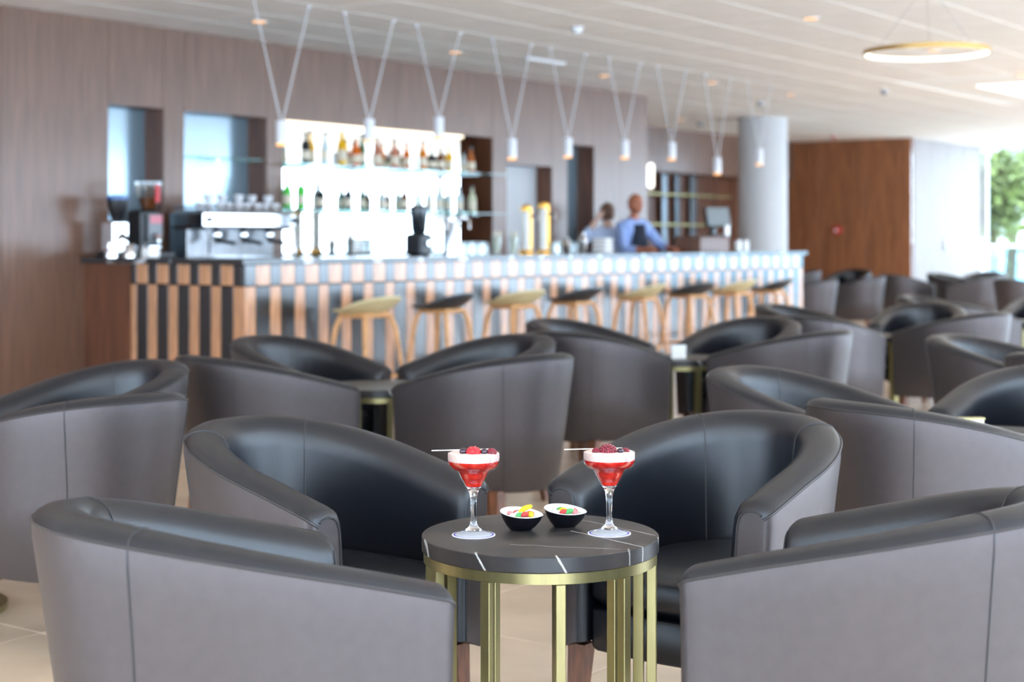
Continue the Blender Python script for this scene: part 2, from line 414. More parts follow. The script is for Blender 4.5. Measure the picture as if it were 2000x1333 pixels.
for j in range(4):
    a = n3[0]+(ms1-n3[0])*j/4; b = n3[0]+(ms1-n3[0])*(j+1)/4
    rbox('mirror_panel', a+.003, b-.003, WALL+.12, WALL+.135, .96, NT, M['mirror'], wl)['label'] = 'bright mirror panel behind the bottles'
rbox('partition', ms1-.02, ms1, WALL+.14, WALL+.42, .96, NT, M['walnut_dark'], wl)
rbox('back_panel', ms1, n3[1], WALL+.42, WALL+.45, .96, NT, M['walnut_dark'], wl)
rbox('reflected_band', n3[0]+.02, ms1-.02, WALL+.06, WALL+.10, NT-.022, NT-.001, M['glow_band'], wl)['label'] = 'glowing band in place of the ceiling reflected at the mirror top'  # emissive band imitates the cream ceiling reflection along the mirror top
rbox('back_panel', n5[0], n5[1], WALL+.22, WALL+.25, 0, NT, M['backpane'], wl)
rbox('end_cap', S1, S1+.02, WALL, WALL+.5, 0, CEIL, M['walnut'], wl)
d1 = root('door_1')
rbox('door_leaf', n4[0], n4[1], WALL+.2, WALL+.24, 0, 1.96, M['white'], d1)
o = obj('door_handle', MB().tube([(n4[1]-.1, WALL+.2, 1.0), (n4[1]-.1, WALL+.15, 1.0), (n4[1]-.22, WALL+.15, 1.0)], .009), M['chrome'], d1)
struct(rbox('baseboard_left', S0, n1[0]+2.4, WALL-.012, WALL+.03, 0, .09, M['core']))

# alcove behind the end of the wall
al = root('wall_alcove')
x = S1
while x < S2-.01:
    b = min(x+1.1, S2)
    rbox('panel', x+.003, b-.003, ALC, ALC+.04, 2.206, CEIL, M['walnut'], al)
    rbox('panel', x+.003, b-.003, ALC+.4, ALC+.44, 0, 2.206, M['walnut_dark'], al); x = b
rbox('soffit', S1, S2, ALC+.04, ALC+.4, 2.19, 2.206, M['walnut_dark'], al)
rbox('side_panel', S1-.03, S1, WALL+.5, ALC+.44, 0, CEIL, M['white'], al)
dsp = thing('display_shelving', 'brass framed shelving with narrow mirror strips under the far wood bulkhead', 'shelving', RW(0, 0, 0), A)
for u in (1300, 1328, 1357):
    s_ = on_line(u, ALC+.3)
    rbox('mirror_strip', s_-.085, s_+.085, ALC+.33, ALC+.345, .1, 2.18, M['backpane'], dsp)
sa, sb = on_line(1262, ALC), on_line(1436, ALC)
for zz in (1.41, 1.86): rbox('brass_rail', sa, sb, ALC+.05, ALC+.30, zz, zz+.022, M['brass'], dsp)
for j in range(6):
    s_ = sa+(sb-sa)*j/5; rbox('wooden_post', s_-.012, s_+.012, ALC+.05, ALC+.075, 0, 2.19, M['walnut_dark'], dsp)
p = at(1271, 368, RW(on_line(1271, ALC-.1), ALC-.1).y)
ql = thing('wall_lamp', 'tall glowing white wall lamp at the end of the wood wall', 'lamp', p, A)
obj('lamp_tube', MB().lathe([(.012, 0), (.045, .03), (.045, .33), (.012, .36)], n=16), M['lamp_white'], ql)
obj('bracket', MB().box((0, .105, .18), (.03, .13, .04)).box((0, .08, .18), (.06, .02, .12)), M['brass'], ql)

# far wood block with a pale side, and the far window
bk = root('wall_block')
w = BLK
while w < ALC+.3:
    rbox('panel', S2, S2+.04, w+.003, w+.787, 0, CEIL, M['walnut_far'], bk); w += .79
m_side = P('pale block side', (158, 149, 146), .6, var=.03, scale=4, stretch=(4, 4, .5))
e = [S2+.04, S2+.8, S2+1.55, S2+2.3, S3]
for a, b in zip(e[:-1], e[1:]): rbox('side_panel', a+.004, b-.004, BLK-.03, BLK, 0, CEIL, m_side, bk)
rbox('door_pull', S2+1.38, S2+1.41, BLK-.07, BLK-.03, 1.0, 1.2, M['chrome'], bk)
f3 = root('window_3')
for w in (BLK-.1, BLK-2.6, BLK-5.1, BLK-7.6, WIN+.1): rbox('mullion', S3, S3+.08, w-.03, w+.03, 0, CEIL, M['satin_white'], f3)
rbox('head_frame', S3, S3+.08, WIN, BLK, 2.8, CEIL, M['satin_white'], f3); rbox('sill_frame', S3, S3+.08, WIN, BLK, 0, .06, M['satin_white'], f3)
w = BLK-.13
for k in range(4): rbox('window_pane', S3+.03, S3+.04, w-2.44, w, .06, 2.8, M['pane'], f3); w -= 2.5
# the daylight sides of the room: beside and behind the camera
f1 = root('window_1'); x = S0
while x < S3+.1: rbox('mullion', x-.035, x+.035, WIN-.1, WIN, 0, CEIL, M['satin_white'], f1); x += 2.69
rbox('head_frame', S0, S3, WIN-.1, WIN, 2.72, CEIL, M['satin_white'], f1); rbox('sill_frame', S0, S3, WIN-.1, WIN, 0, .06, M['satin_white'], f1)
f2 = root('window_2')
for w in (WIN, 0, 3, 6, 9.2): rbox('mullion', S0-.1, S0, w-.035, w+.035, 0, CEIL, M['satin_white'], f2)
rbox('head_frame', S0-.1, S0, WIN, WALL, 2.72, CEIL, M['satin_white'], f2); rbox('sill_frame', S0-.1, S0, WIN, WALL, 0, .06, M['satin_white'], f2)
# round column
cp = RW(19.1, 9.76)
pil = struct(obj('column_1', MB().lathe([(.345, 0), (.345, .08), (.33, .085), (.33, CEIL)], n=48), M['white'], None, cp))
# outside
struct(obj('terrace', MB().box((0, 0, -.15), (140, 140, .2)), M['terrace'], None, (10, 20, 0), smooth=False))
bal = thing('glass_balustrade', 'pale blue glass balustrade on the terrace beyond the far window', 'balustrade', RW(0, 0, 0), A)
for k in range(11):
    w = 12.4-k*1.5; rbox('glass_pane', 31.0, 31.02, w-1.44, w, -.02, 1.05, M['glass_rail'], bal)
    rbox('post', 30.98, 31.04, w+.005, w+.055, -.05, 1.1, M['satin_white'], bal)
rbox('top_rail', 30.98, 31.04, -4, 12.45, 1.05, 1.09, M['satin_white'], bal)
def tree(p, h, r, label, seed):
    rnd = random.Random(seed); t = thing('tree', label, 'tree', p, 0, 'trees beyond the terrace')
    obj('trunk', MB().tube([(0, 0, 0), (.1, 0, h*.3), (.0, .1, h*.55), (.3, 0, h*.8)], [.16, .13, .1, .05]), M['trunk'], t)
    f = MB()
    for k in range(3200):
        a, b, c = rnd.gauss(0, .45), rnd.gauss(0, .45), rnd.gauss(0, .4)
        cl = math.sin(a*5+b*3)*.2
        x, y, z = r*a, r*b, h*.62+r*(c+cl); q = .11+.1*rnd.random(); an = rnd.random()*6.3; ti = rnd.uniform(-1, 1)
        dx, dy = math.cos(an)*q, math.sin(an)*q
        f.add([(x-dx, y-dy, z), (x+dy*.4, y-dx*.4, z+ti*q*.5), (x+dx, y+dy, z+ti*q), (x-dy*.4, y+dx*.4, z+ti*q*.5)], [(0, 1, 2, 3)])
    fo = obj('foliage', f, M['foliage'], t, smooth=False); fo['kind'] = 'stuff'
tree(RW(38, 12.75, -.05), 4.1, 1.9, 'broad tree filling the right of the far window', 1)
tree(RW(43, 15.0, -.05), 4.6, 1.6, 'small tree at the left edge of the far window', 2)
tree(RW(33.6, 11.7, -.05), 3.5, 1.0, 'slender tree nearest beyond the far window, close to the balustrade', 3)

# ------------------------------------------------------------------ bar counter
bar = thing('bar_counter', 'long bar counter with dark stone top and alternating wood and black upright tiles', 'bar counter', RW(0, 0, 0), A)
B0, B1, BT = 7.415, 15.93, 1.069
rbox('counter_core', B0+.03, B1-.03, BAR+.03, BAR+.6, 0, BT-.04, M['core'], bar)
rbox('counter_core', B0+.03, B0+.55, BAR+.6, WALL-.01, 0, BT-.04, M['core'], bar)
o = obj('worktop', MB().box((0, 0, 0), (B1-B0+.09, .72, .04), bev=.004), M['stone'], bar, ((B0+B1)/2, BAR+.33, BT-.02), smooth=False)
rbox('worktop', B0-.045, B0+.6, BAR+.69, WALL-.01, BT-.04, BT, M['stone'], bar, .004)
pitch, wt, zb_ = .24, .138, .884
def tmb(wd, h): return MB().box((0, 0, 0), (wd-.004, .02, h), bev=.002)
tm = {}
def tiles(s_start, s_end, place):
    x = s_start; k = 0
    while x < s_end-.02:
        up_wood = (k % 2 == 1)
        wd_u = min((wt if up_wood else pitch-wt), s_end-x)
        for row, (z0, z1) in enumerate(((zb_+.004, BT-.042), (.05, zb_-.004))):
            wood = up_wood if row == 0 else not up_wood
            key = (round(wd_u, 3), row, wood)
            if key not in tm: tm[key] = tmb(wd_u, z1-z0).mesh('front_tile', M['tile_wood' if wood else 'tile_black'], False)
            place('front_tile', tm[key], x+wd_u/2, (z0+z1)/2)
        x += wd_u; k += 1
tiles(B0, B1, lambda n, me, x, z: link(n, me, bar, (x, BAR+.01, z)))
pitch, wt = .215, .12
tiles(BAR+.02, BAR+1.157, lambda n, me, x, z: link(n, me, bar, (B0+.01, x, z), PI/2))
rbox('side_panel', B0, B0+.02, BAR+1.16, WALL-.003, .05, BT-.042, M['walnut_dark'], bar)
rbox('plinth', B0+.05, B1-.05, BAR+.04, BAR+.1, 0, .05, M['core'], bar)
rbox('end_panel', B1-.03, B1-.002, BAR+.02, BAR+.62, 0, BT-.042, M['white'], bar)
# back counter under the recesses
bc = thing('back_counter', 'low dark worktop along the wood wall behind the bar', 'counter', RW(0, 0, 0), A)
rbox('cabinet_body', B0+.7, S1-2.9, WALL-.5, WALL-.005, 0, .93, M['core'], bc)
rbox('worktop', B0+.66, S1-2.88, WALL-.53, WALL-.003, .93, .97, M['steel'], bc, .003)
# glass shelves in the bottle recess
SZ = (1.455, 1.84)
shl = []
for z in SZ:
    t = thing('glass_shelf', {1.455: 'lower glass shelf of bottles in front of the bright mirror', 1.84: 'upper glass shelf of bottles in front of the bright mirror'}[z], 'shelf', RW(0, 0, 0), A)
    rbox('shelf_pane', n3[0]+.01, n3[1]-.01, WALL-.2, WALL+.105, z-.012, z, M['glass_green'], t)
    for j in range(4):
        s_ = n3[0]+.1+(ms1-n3[0]-.2)*j/3; rbox('bracket', s_-.01, s_+.01, WALL-.18, WALL+.118, z-.03, z-.012, M['steel'], t)
# ------------------------------------------------------------------ bottles
def bottle(kind, h, r, mat, cap, label):
    t = tag(link('bottle', None), label, 'bottle', 'bottles on the mirror shelves')
    n = .30*h
    if kind == 'square': prof = [(r*.9, 0), (r, .01), (r, h*.62), (r*.85, h*.68), (.014, h*.74), (.013, h*.92)]
    elif kind == 'slim': prof = [(r*.9, 0), (r, .01), (r*.98, h*.5), (r*.7, h*.66), (.014, h*.8), (.012, h*.93)]
    else: prof = [(r*.9, 0), (r, .012), (r, h*.55), (r*.8, h*.63), (.016, h*.72), (.0135, h*.92)]
    obj('bottle_body', MB().lathe(prof, n=16), M[mat], t)
    obj('bottle_cap', MB().lathe([(.015, 0), (.016, .005), (.016, h*.09), (.013, h*.1)], (0, 0, h*.915), n=12), M[cap], t)
    obj('bottle_label', MB().lathe([(r+.0012, h*.15), (r+.0012, h*.42)], n=16, cap=False), M['cream'], t)
    return t
BL = [(1, 597, .27, .038, 'b_dark', 'dark blue bottle, first on the upper shelf from the left'), (1, 635, .28, .032, 'b_clear', 'clear bottle left of the amber one on the upper shelf'),
      (1, 668, .33, .042, 'b_yellow', 'amber yellow tall necked bottle on the upper shelf'), (1, 696, .25, .036, 'b_orange', 'orange bottle beside the dark green one on the upper shelf'),
      (1, 707, .30, .034, 'b_green', 'dark green bottle touching the orange one on the upper shelf'), (1, 737, .27, .038, 'b_rose', 'brownish rose bottle behind the second pendant on the upper shelf'),
      (1, 771, .26, .042, 'b_rose', 'pink tinted bottle with pale label mid upper shelf'), (1, 794, .25, .036, 'b_orange', 'orange bottle right of the pink tinted one mid upper shelf'),
      (1, 826, .27, .04, 'b_amber', 'amber bottle left of the third pendant on the upper shelf'), (1, 843, .2, .045, 'b_dark', 'squat dark bottle under the third pendant'),
      (1, 860, .22, .042, 'b_brown', 'squat brown bottle right below the third pendant'), (1, 877, .24, .038, 'b_yellow', 'yellow bottle at the right end of the mirror, upper shelf'),
      (1, 906, .2, .034, 'b_clear', 'small clear bottle on the upper shelf in the dark recess'), (1, 920, .25, .038, 'b_copper', 'copper coloured bottle on the upper shelf in the dark recess'),
      (0, 561, .27, .038, 'b_lime', 'bright green capped bottle, first on the lower shelf'), (0, 588, .27, .038, 'b_lime', 'bright green bottle, second on the lower shelf'),
      (0, 625, .22, .04, 'b_dark', 'dark round shouldered bottle, third on the lower shelf'), (0, 680, .24, .034, 'b_dark', 'dark bottle left of the slim green one on the lower shelf'),
      (0, 707, .24, .028, 'b_green', 'slim dark green bottle mid lower shelf'), (0, 746, .22, .036, 'b_clear', 'clear grey bottle mid lower shelf'),
      (0, 757, .2, .032, 'b_brown', 'small brown bottle behind the clear grey one, lower shelf'), (0, 790, .24, .036, 'b_brown', 'brown bottle left of the bar blender, lower shelf'),
      (0, 838, .25, .034, 'b_clear', 'clear bottle right of the bar blender, lower shelf'), (0, 857, .26, .034, 'b_clear', 'clear bottle above the chrome tap column, lower shelf'),
      (0, 876, .24, .036, 'b_clear', 'clear bottle at the right end of the mirror, lower shelf'), (0, 897, .24, .036, 'b_clear', 'grey clear bottle at the edge of the dark recess, lower shelf'),
      (0, 922, .26, .04, 'b_pale', 'pale green square bottle on the lower shelf in the dark recess')]
rb = random.Random(3)
for lv, u, h, r, mt, lb in BL:
    b = bottle(rb.choice(['square', 'slim', 'round']), h, r, mt, 'black' if 'lime' not in mt else 'b_lime', lb)
    wv = WALL-.13+(.13 if u in (707, 757, 906) else .06*((u//7) % 2)); b.location = RW(on_line(u, wv), wv, SZ[lv]); b.rotation_euler[2] = A
# ------------------------------------------------------------------ espresso machine, grinders, cups
wm = WALL-.28
def on_back(name, label, cat, u, z=.97, w=wm, group=None): return thing(name, label, cat, RW(on_line(u, w), w, z), A, group)
em = on_back('espresso_machine', 'chrome espresso machine with three brewing heads below the cups', 'coffee machine', 452)
obj('base', MB().box((0, 0, .05), (.98, .42, .06), bev=.01).box((-.42, -.12, .01), (.05, .05, .02)).box((.42, -.12, .01), (.05, .05, .02)).box((-.42, .12, .01), (.05, .05, .02)).box((.42, .12, .01), (.05, .05, .02)), M['steel'], em, smooth=False)
obj('back_body', MB().box((0, .1, .26), (.92, .22, .36), bev=.015), M['steel'], em, smooth=False)
obj('top_body', MB().box((0, -.03, .38), (.98, .42, .15), bev=.03), M['chrome'], em, smooth=False)
obj('drip_tray', MB().box((0, -.1, .092), (.8, .22, .02), bev=.004), M['chrome'], em, smooth=False)
for x in (-.28, 0, .28):
    g = obj('brewing_head', MB().lathe([(.035, 0), (.04, .01), (.04, .06), (.03, .08)], (x, -.13, .23), n=20), M['chrome'], em)
    obj('portafilter', MB().tube([(x, -.13, .225), (x, -.2, .215), (x, -.33, .2)], [.02, .014, .016]), M['black'], em)
for x in (-.46, .46): obj('steam_wand', MB().tube([(x, -.2, .34), (x*1.03, -.26, .25), (x, -.24, .12)], .008), M['chrome'], em)
obj('cup_rail', MB().tube([(-.46, -.2, .48), (.46, -.2, .48), (.46, .14, .48), (-.46, .14, .48)], .006, closed=True), M['chrome'], em)
for k in (-.46, .46): obj('valve_knob', MB().lathe([(.025, -.01), (.03, 0), (.03, .02), (.02, .03)], (k, -.245, .37), n=14), M['black'], em)
cupm = MB().lathe([(.02, 0), (.024, .003), (.036, .03), (.04, .06), (.037, .06), (.033, .03), (.02, .008), (.001, .008)], n=16, cap=False)
cupm.tube([(.036, 0, .048), (.055, 0, .046), (.057, 0, .03), (.036, 0, .022)], .004, 6)
cupme = cupm.mesh('coffee_cup', M['cup'])
eb = em.location; nth = ['leftmost', 'second', 'third', 'fourth', 'fifth', 'sixth', 'seventh', 'eighth', 'ninth']
for lay in range(2):
    for k in range(9 if lay == 0 else 5):
        x = -.4+.1*k if lay == 0 else -.32+.16*k
        yy = -.08+.02*(k % 2)
        c = tag(link('coffee_cup', cupme, None, eb+DS*x+DW*yy+Vector((0, 0, .456+lay*.062)), A+k*.3), 'grey white coffee cup on the espresso machine, %s of the %s layer' % (nth[k], ('lower', 'upper')[lay]), 'cup', 'cups stacked on the espresso machine')
gr = on_back('coffee_grinder', 'tall black coffee grinder with clear hopper and pink labelled front', 'coffee grinder', 290, BT)
obj('base', MB().box((0, 0, .02), (.22, .34, .04), bev=.008), M['black'], gr, smooth=False)
obj('body', MB().box((0, .06, .19), (.18, .18, .32), bev=.02), M['black'], gr, smooth=False)
obj('front_plate', MB().box((.02, -.045, .22), (.13, .03, .2), bev=.006), M['grey'], gr, smooth=False)
obj('label', MB().box((.02, -.063, .28), (.11, .006, .06)), M['pink'], gr, smooth=False)
obj('spout', MB().tube([(0, -.05, .16), (0, -.12, .14), (0, -.13, .11)], [.03, .025, .018]), M['chrome'], gr)
obj('hopper', MB().lathe([(.05, .35), (.06, .37), (.09, .46), (.1, .53), (.1, .56), (.02, .57)], n=20), M['glass'], gr)
obj('coffee_beans', MB().lathe([(.045, .355), (.055, .375), (.078, .44), (.001, .45)], n=16), M['b_brown'], gr)
obj('red_strip', MB().box((.0, -.1, .47), (.04, .012, .13)), M['red'], gr, smooth=False)
g2 = on_back('coffee_grinder', 'smaller dark coffee grinder with blue lidded hopper at the left niche edge', 'coffee grinder', 230, BT)
obj('base', MB().box((0, 0, .02), (.18, .28, .04), bev=.008), M['black'], g2, smooth=False)
obj('body', MB().box((0, .03, .15), (.14, .16, .24), bev=.02), M['chrome'], g2, smooth=False)
obj('hopper', MB().lathe([(.04, .27), (.05, .29), (.075, .37), (.08, .42)], n=20), M['black'], g2)
obj('hopper_lid', MB().lathe([(.082, .42), (.082, .445), (.03, .455)], n=20), M['blue'], g2)
obj('spout', MB().tube([(0, -.05, .16), (0, -.11, .13)], [.025, .018]), M['chrome'], g2)
for u, h, lb in ((217, .12, 'steel milk jug left of the tall grinder'), (252, .1, 'small steel milk jug between the two grinders')):
    j = thing('milk_jug', lb, 'jug', RW(on_line(u, BAR+1.05), BAR+1.05, BT), A, 'milk jugs')
    obj('jug_body', MB().lathe([(.04, 0), (.044, .005), (.042, h*.5), (.032, h*.85), (.038, h), (.035, h), (.03, h*.85), (.001, h*.8)], n=18, cap=False), M['chrome'], j)
    obj('handle', MB().tube([(.035, 0, h*.85), (.07, 0, h*.8), (.07, 0, h*.35), (.042, 0, h*.3)], .004, 6), M['chrome'], j)
sb_ = thing('knock_box', 'small white lidded sugar box on the left bar corner', 'box', RW(on_line(294, BAR+1.0), BAR+1.0, BT), A)
obj('box_body', MB().box((0, 0, .035), (.1, .1, .07), bev=.01), M['white_gloss'], sb_, smooth=False)
obj('box_lid', MB().box((0, 0, .078), (.106, .106, .016), bev=.005), M['chrome'], sb_, smooth=False)
# glass ledge added in the second niche to imitate a reflected window cross
t = thing('glass_shelf', 'short glass shelf added for a window reflection in the niche above the espresso machine', 'shelf', RW(0, 0, 0), A)
rbox('shelf_pane', n2[0]+.005, n2[1]-.005, WALL+.04, WALL+.21, 1.855, 1.865, M['glass_green'], t)
rbox('bracket', (n2[0]+n2[1])/2-.01, (n2[0]+n2[1])/2+.01, WALL+.1, WALL+.218, 1.83, 1.855, M['chrome'], t)
# ------------------------------------------------------------------ things on the bar
def on_bar(name, label, cat, u, w=BAR+.4, z=BT, group=None): return thing(name, label, cat, RW(on_line(u, w), w, z), A, group)
bl = on_bar('bar_blender', 'black bar blender with dark jug left of the chrome tap column', 'blender', 818)
obj('motor_base', MB().box((0, 0, .09), (.16, .18, .18), bev=.02), M['black'], bl, smooth=False)
obj('jug', MB().lathe([(.05, .18), (.06, .2), (.075, .36), (.075, .37)], n=16), M['b_dark'], bl)
obj('jug_lid', MB().lathe([(.078, .37), (.078, .395), (.03, .41)], n=16), M['black'], bl)
obj('dial', MB().lathe([(.02, 0), (.022, .004), (.02, .01)], (0, 0, 0), n=14), M['chrome'], bl, (0, -.1, .1)).rotation_euler = (PI/2, 0, 0)
tc_ = on_bar('beer_tap_column', 'thick polished chrome beer tap column on the bar', 'beer tap', 879)
obj('column', MB().lathe([(.085, 0), (.085, .015), (.06, .03), (.058, .24), (.066, .27), (.066, .3), (.02, .31)], n=24), M['chrome'], tc_)
obj('tap_bar', MB().tube([(-.2, 0, .31), (.2, 0, .31)], .028, 14), M['chrome'], tc_)
for x in (-.15, 0, .15):
    obj('tap', MB().tube([(x, 0, .3), (x, -.08, .29), (x, -.09, .22)], [.012, .012, .009]), M['chrome'], tc_)
    obj('tap_handle', MB().tube([(x, -.08, .3), (x, -.1, .37)], [.01, .015]), M['black'], tc_)
for u, h, lb in ((1028, .435, 'left of two tall white and gold beer towers'), (1062, .465, 'right of two tall white and gold beer towers')):
    t = on_bar('beer_tower', lb, 'beer tap', u, group='twin beer towers')
    obj('tower_body', MB().lathe([(.052, 0), (.052, .03), (.046, .04), (.046, h-.04), (.04, h-.01), (.02, h)], n=24), M['white_gloss'], t)
    obj('front_band', MB().box((-.0, -.046, h*.5), (.035, .012, h*.78), bev=.003), M['gold'], t, smooth=False)
    obj('base_ring', MB().lathe([(.062, 0), (.062, .02), (.055, .03), (.055, .04)], n=24), M['gold'], t)
    obj('top_cap', MB().lathe([(.05, h-.06), (.052, h-.055), (.045, h-.01), (.02, h+.004)], n=24), M['gold'], t)
    obj('tap', MB().tube([(0, -.04, h*.78), (-.0, -.12, h*.77), (-.0, -.13, h*.68)], [.014, .012, .009]), M['chrome'], t)
tum = MB().lathe([(.028, 0), (.03, .003), (.036, .13), (.038, .15), (.0365, .15), (.034, .13), (.027, .012), (.001, .012)], n=18, cap=False)
for u, lb in ((970, 'tall glass of cream coloured straws left of the beer towers'), (1003, 'tall glass of cream coloured straws touching the left beer tower')):
    t = on_bar('straw_glass', lb, 'glass', u, BAR+.3, group='glasses of straws')
    obj('tumbler', MB().add(tum.v, tum.f), M['glass'], t)
    for k in range(7):
        a = k*.9; obj('straw', MB().tube([(.012*math.cos(a), .012*math.sin(a), .015), (.028*math.cos(a), .028*math.sin(a), .2)], .0045, 6), M['b_pale' if k % 2 else 'cream'], t)
for u, h, lb in ((1106, .15, 'shorter steel cocktail shaker right of the beer towers'), (1138, .2, 'taller steel cocktail shaker near the person in blue')):
    t = on_bar('cocktail_shaker', lb, 'shaker', u, BAR+.35, group='steel shakers')
    obj('shaker_body', MB().lathe([(.032, 0), (.035, .005), (.044, h*.62), (.045, h*.65)], n=20), M['chrome'], t)
    obj('shaker_lid', MB().lathe([(.045, h*.65), (.044, h*.7), (.025, h*.85), (.022, h*.86), (.024, h*.97), (.01, h)], n=20), M['chrome'], t)
wg = MB().lathe([(.034, 0), (.036, .002), (.032, .06), (.034, .1), (.03, .11), (.03, .108), (.031, .1), (.029, .06), (.033, .004)], n=16, cap=False).mesh('drinking_glass', M['glass'])
for k, (u, w) in enumerate(((898, .3), (908, .38), (918, .3), (928, .38), (938, .3), (948, .38), (1085, .3), (1094, .46), (1122, .5), (852, .5))):
    lb = 'clear upside down glass on the bar, %s from the chrome tap column towards the straws' % (nth[k] if k else 'first') if k < 6 else ['clear upside down glass touching the right beer tower', 'clear upside down glass just left of the shorter steel shaker', 'clear upside down glass between the two steel shakers', 'clear upside down glass left of the chrome tap column'][k-6]
    tag(link('drinking_glass', wg, None, RW(on_line(u, BAR+w), BAR+w, BT), A), lb, 'glass', ['glasses right of the tap column', 'glasses right of the beer towers', 'glasses left of the tap column'][0 if k < 6 else 1 if k < 9 else 2])
# till at the far end
bx = on_bar('wooden_box', 'low brown wooden box under the till at the far bar end', 'box', 1372, BAR+.45)
obj('box_body', MB().box((0, 0, .075), (.62, .3, .15), bev=.006), M['walnut_dark'], bx, smooth=False)
obj('box_lid', MB().box((0, 0, .158), (.64, .32, .014), bev=.003), M['walnut_dark'], bx, smooth=False)
tl = thing('till_screen', 'black and grey till screen on the wooden box at the far bar end', 'till', RW(on_line(1400, BAR+.45), BAR+.45, BT+.165), A)
obj('stand', MB().box((0, .02, .01), (.2, .18, .02), bev=.004).box((0, .05, .09), (.06, .05, .16)), M['black'], tl, smooth=False)
h_ = link('screen_head', None, tl, (0, 0, .2), -.5); h_.rotation_euler = (-.25, 0, -.5)
obj('casing', MB().box((0, 0, 0), (.3, .05, .23), bev=.01), M['black'], h_, smooth=False)
obj('display', MB().box((0, -.028, 0), (.27, .006, .2)), M['screen'], h_, smooth=False)
obj('card_reader', MB().box((.04, -.1, .06), (.07, .03, .11), bev=.006), M['white_gloss'], tl, smooth=False)
for u in (1441, 1455):
    t = on_bar('white_mug', 'left of two white mugs at the far bar end' if u == 1441 else 'right of two white mugs at the far bar end', 'mug', u, BAR+.35, group='white mugs by the till')
    mb = MB().lathe([(.034, 0), (.038, .004), (.042, .09), (.044, .12), (.04, .12), (.038, .09), (.001, .01)], n=18, cap=False)
    obj('mug_body', mb, M['white_gloss'], t); obj('handle', MB().tube([(.04, 0, .1), (.07, 0, .09), (.07, 0, .04), (.038, 0, .03)], .006, 6), M['white_gloss'], t)
tw = on_bar('folded_towel', 'white folded towels stacked on the bar before the person in blue', 'towel', 1177, BAR+.3)
for k in range(4): obj('towel_layer', MB().box((0, 0, .02+k*.036), (.17-.005*k, .15, .034), rz=.03*k, bev=.014), M['towel'], tw)

# ------------------------------------------------------------------ bar stools
def stool(black):
    t = link('bar_stool', None)
    mb = MB(); NR, NA = 7, 32; H0 = .70
    def sp(r, a, off):
        x = .245*r*math.cos(a); y = .215*r*math.sin(a)
        back = max(0, -math.sin(a))                                 # lip on the -y side, away from the bar
        z = H0+.012*r*r+.10*(r**3)*back**.8-.014*(1-r*r)+.01*r*r*math.cos(a)**2
        return (x*(1+.04*back*r), y-.03*back*r**3, z+off)
    for off in (.0, -.016):
        vs = [sp(0, 0, off)]
        for i in range(1, NR+1):
            for k in range(NA): vs.append(sp(i/NR, 2*PI*k/NA, off))
        fs = [(0, 1+k, 1+(k+1) % NA) for k in range(NA)]
        for i in range(NR-1):
            for k in range(NA): fs.append((1+i*NA+k, 1+i*NA+(k+1) % NA, 1+(i+1)*NA+(k+1) % NA, 1+(i+1)*NA+k))
        mb.add(vs, fs)
    n = 1+NR*NA; e0 = 1+(NR-1)*NA
    mb.add([], []);
    for k in range(NA): mb.f.append((e0+k, e0+(k+1) % NA, n+e0+(k+1) % NA, n+e0+k)); mb.mi.append(0)
    obj('seat_shell', mb, M['seat_black' if black else 'seat_beige'], t)
    top = [(x*.15, y*.125, .665) for x, y in ((1, 1), (-1, 1), (-1, -1), (1, -1))]; bot = [(x*.225, y*.205, 0) for x, y in ((1, 1), (-1, 1), (-1, -1), (1, -1))]
    for a, b in zip(top, bot):
        obj('leg', MB().tube([b, tuple(b[i]*.12+a[i]*.88 for i in range(3)), (a[0]*.86, a[1]*.86, .682)], [.012, .019, .017], 10), M['oak'], t)
    obj('seat_frame', MB().tube([(x*.125, y*.105, .675) for x, y in ((1, 1), (-1, 1), (-1, -1), (1, -1))], .017, 8, closed=True), M['oak'], t)
    k_ = .30
    fr = [tuple(b[i]+(a[i]-b[i])*(.25/.665) for i in range(3)) for a, b in zip(top, bot)]
    obj('foot_rest', MB().tube(fr, .009, 8, closed=True), M['oak'], t)
    return t
protos = {True: None, False: None}
pos = ['first bar stool from the left', 'second bar stool from the left', 'third bar stool from the left', 'fourth bar stool from the left', 'fifth bar stool, left of centre on the far half', 'sixth bar stool from the left', 'second last bar stool before the far end', 'last bar stool at the far end of the counter']
for k, (u, blk) in enumerate(((714, 0), (863, 1), (1003, 0), (1120, 1), (1247, 0), (1345, 1), (1428, 0), (1502, 1))):
    if protos[bool(blk)] is None: t = protos[bool(blk)] = stool(bool(blk))
    else: t = copy_tree(protos[bool(blk)])
    t.location = RW(on_line(u, BAR-.4), BAR-.4); t.rotation_euler = (0, 0, A+.15*math.sin(k*2.1))
    tag(t, '%s wooden legged stool, %s' % ('black seated' if blk else 'beige seated', pos[k]), 'bar stool', 'bar stools along the counter')

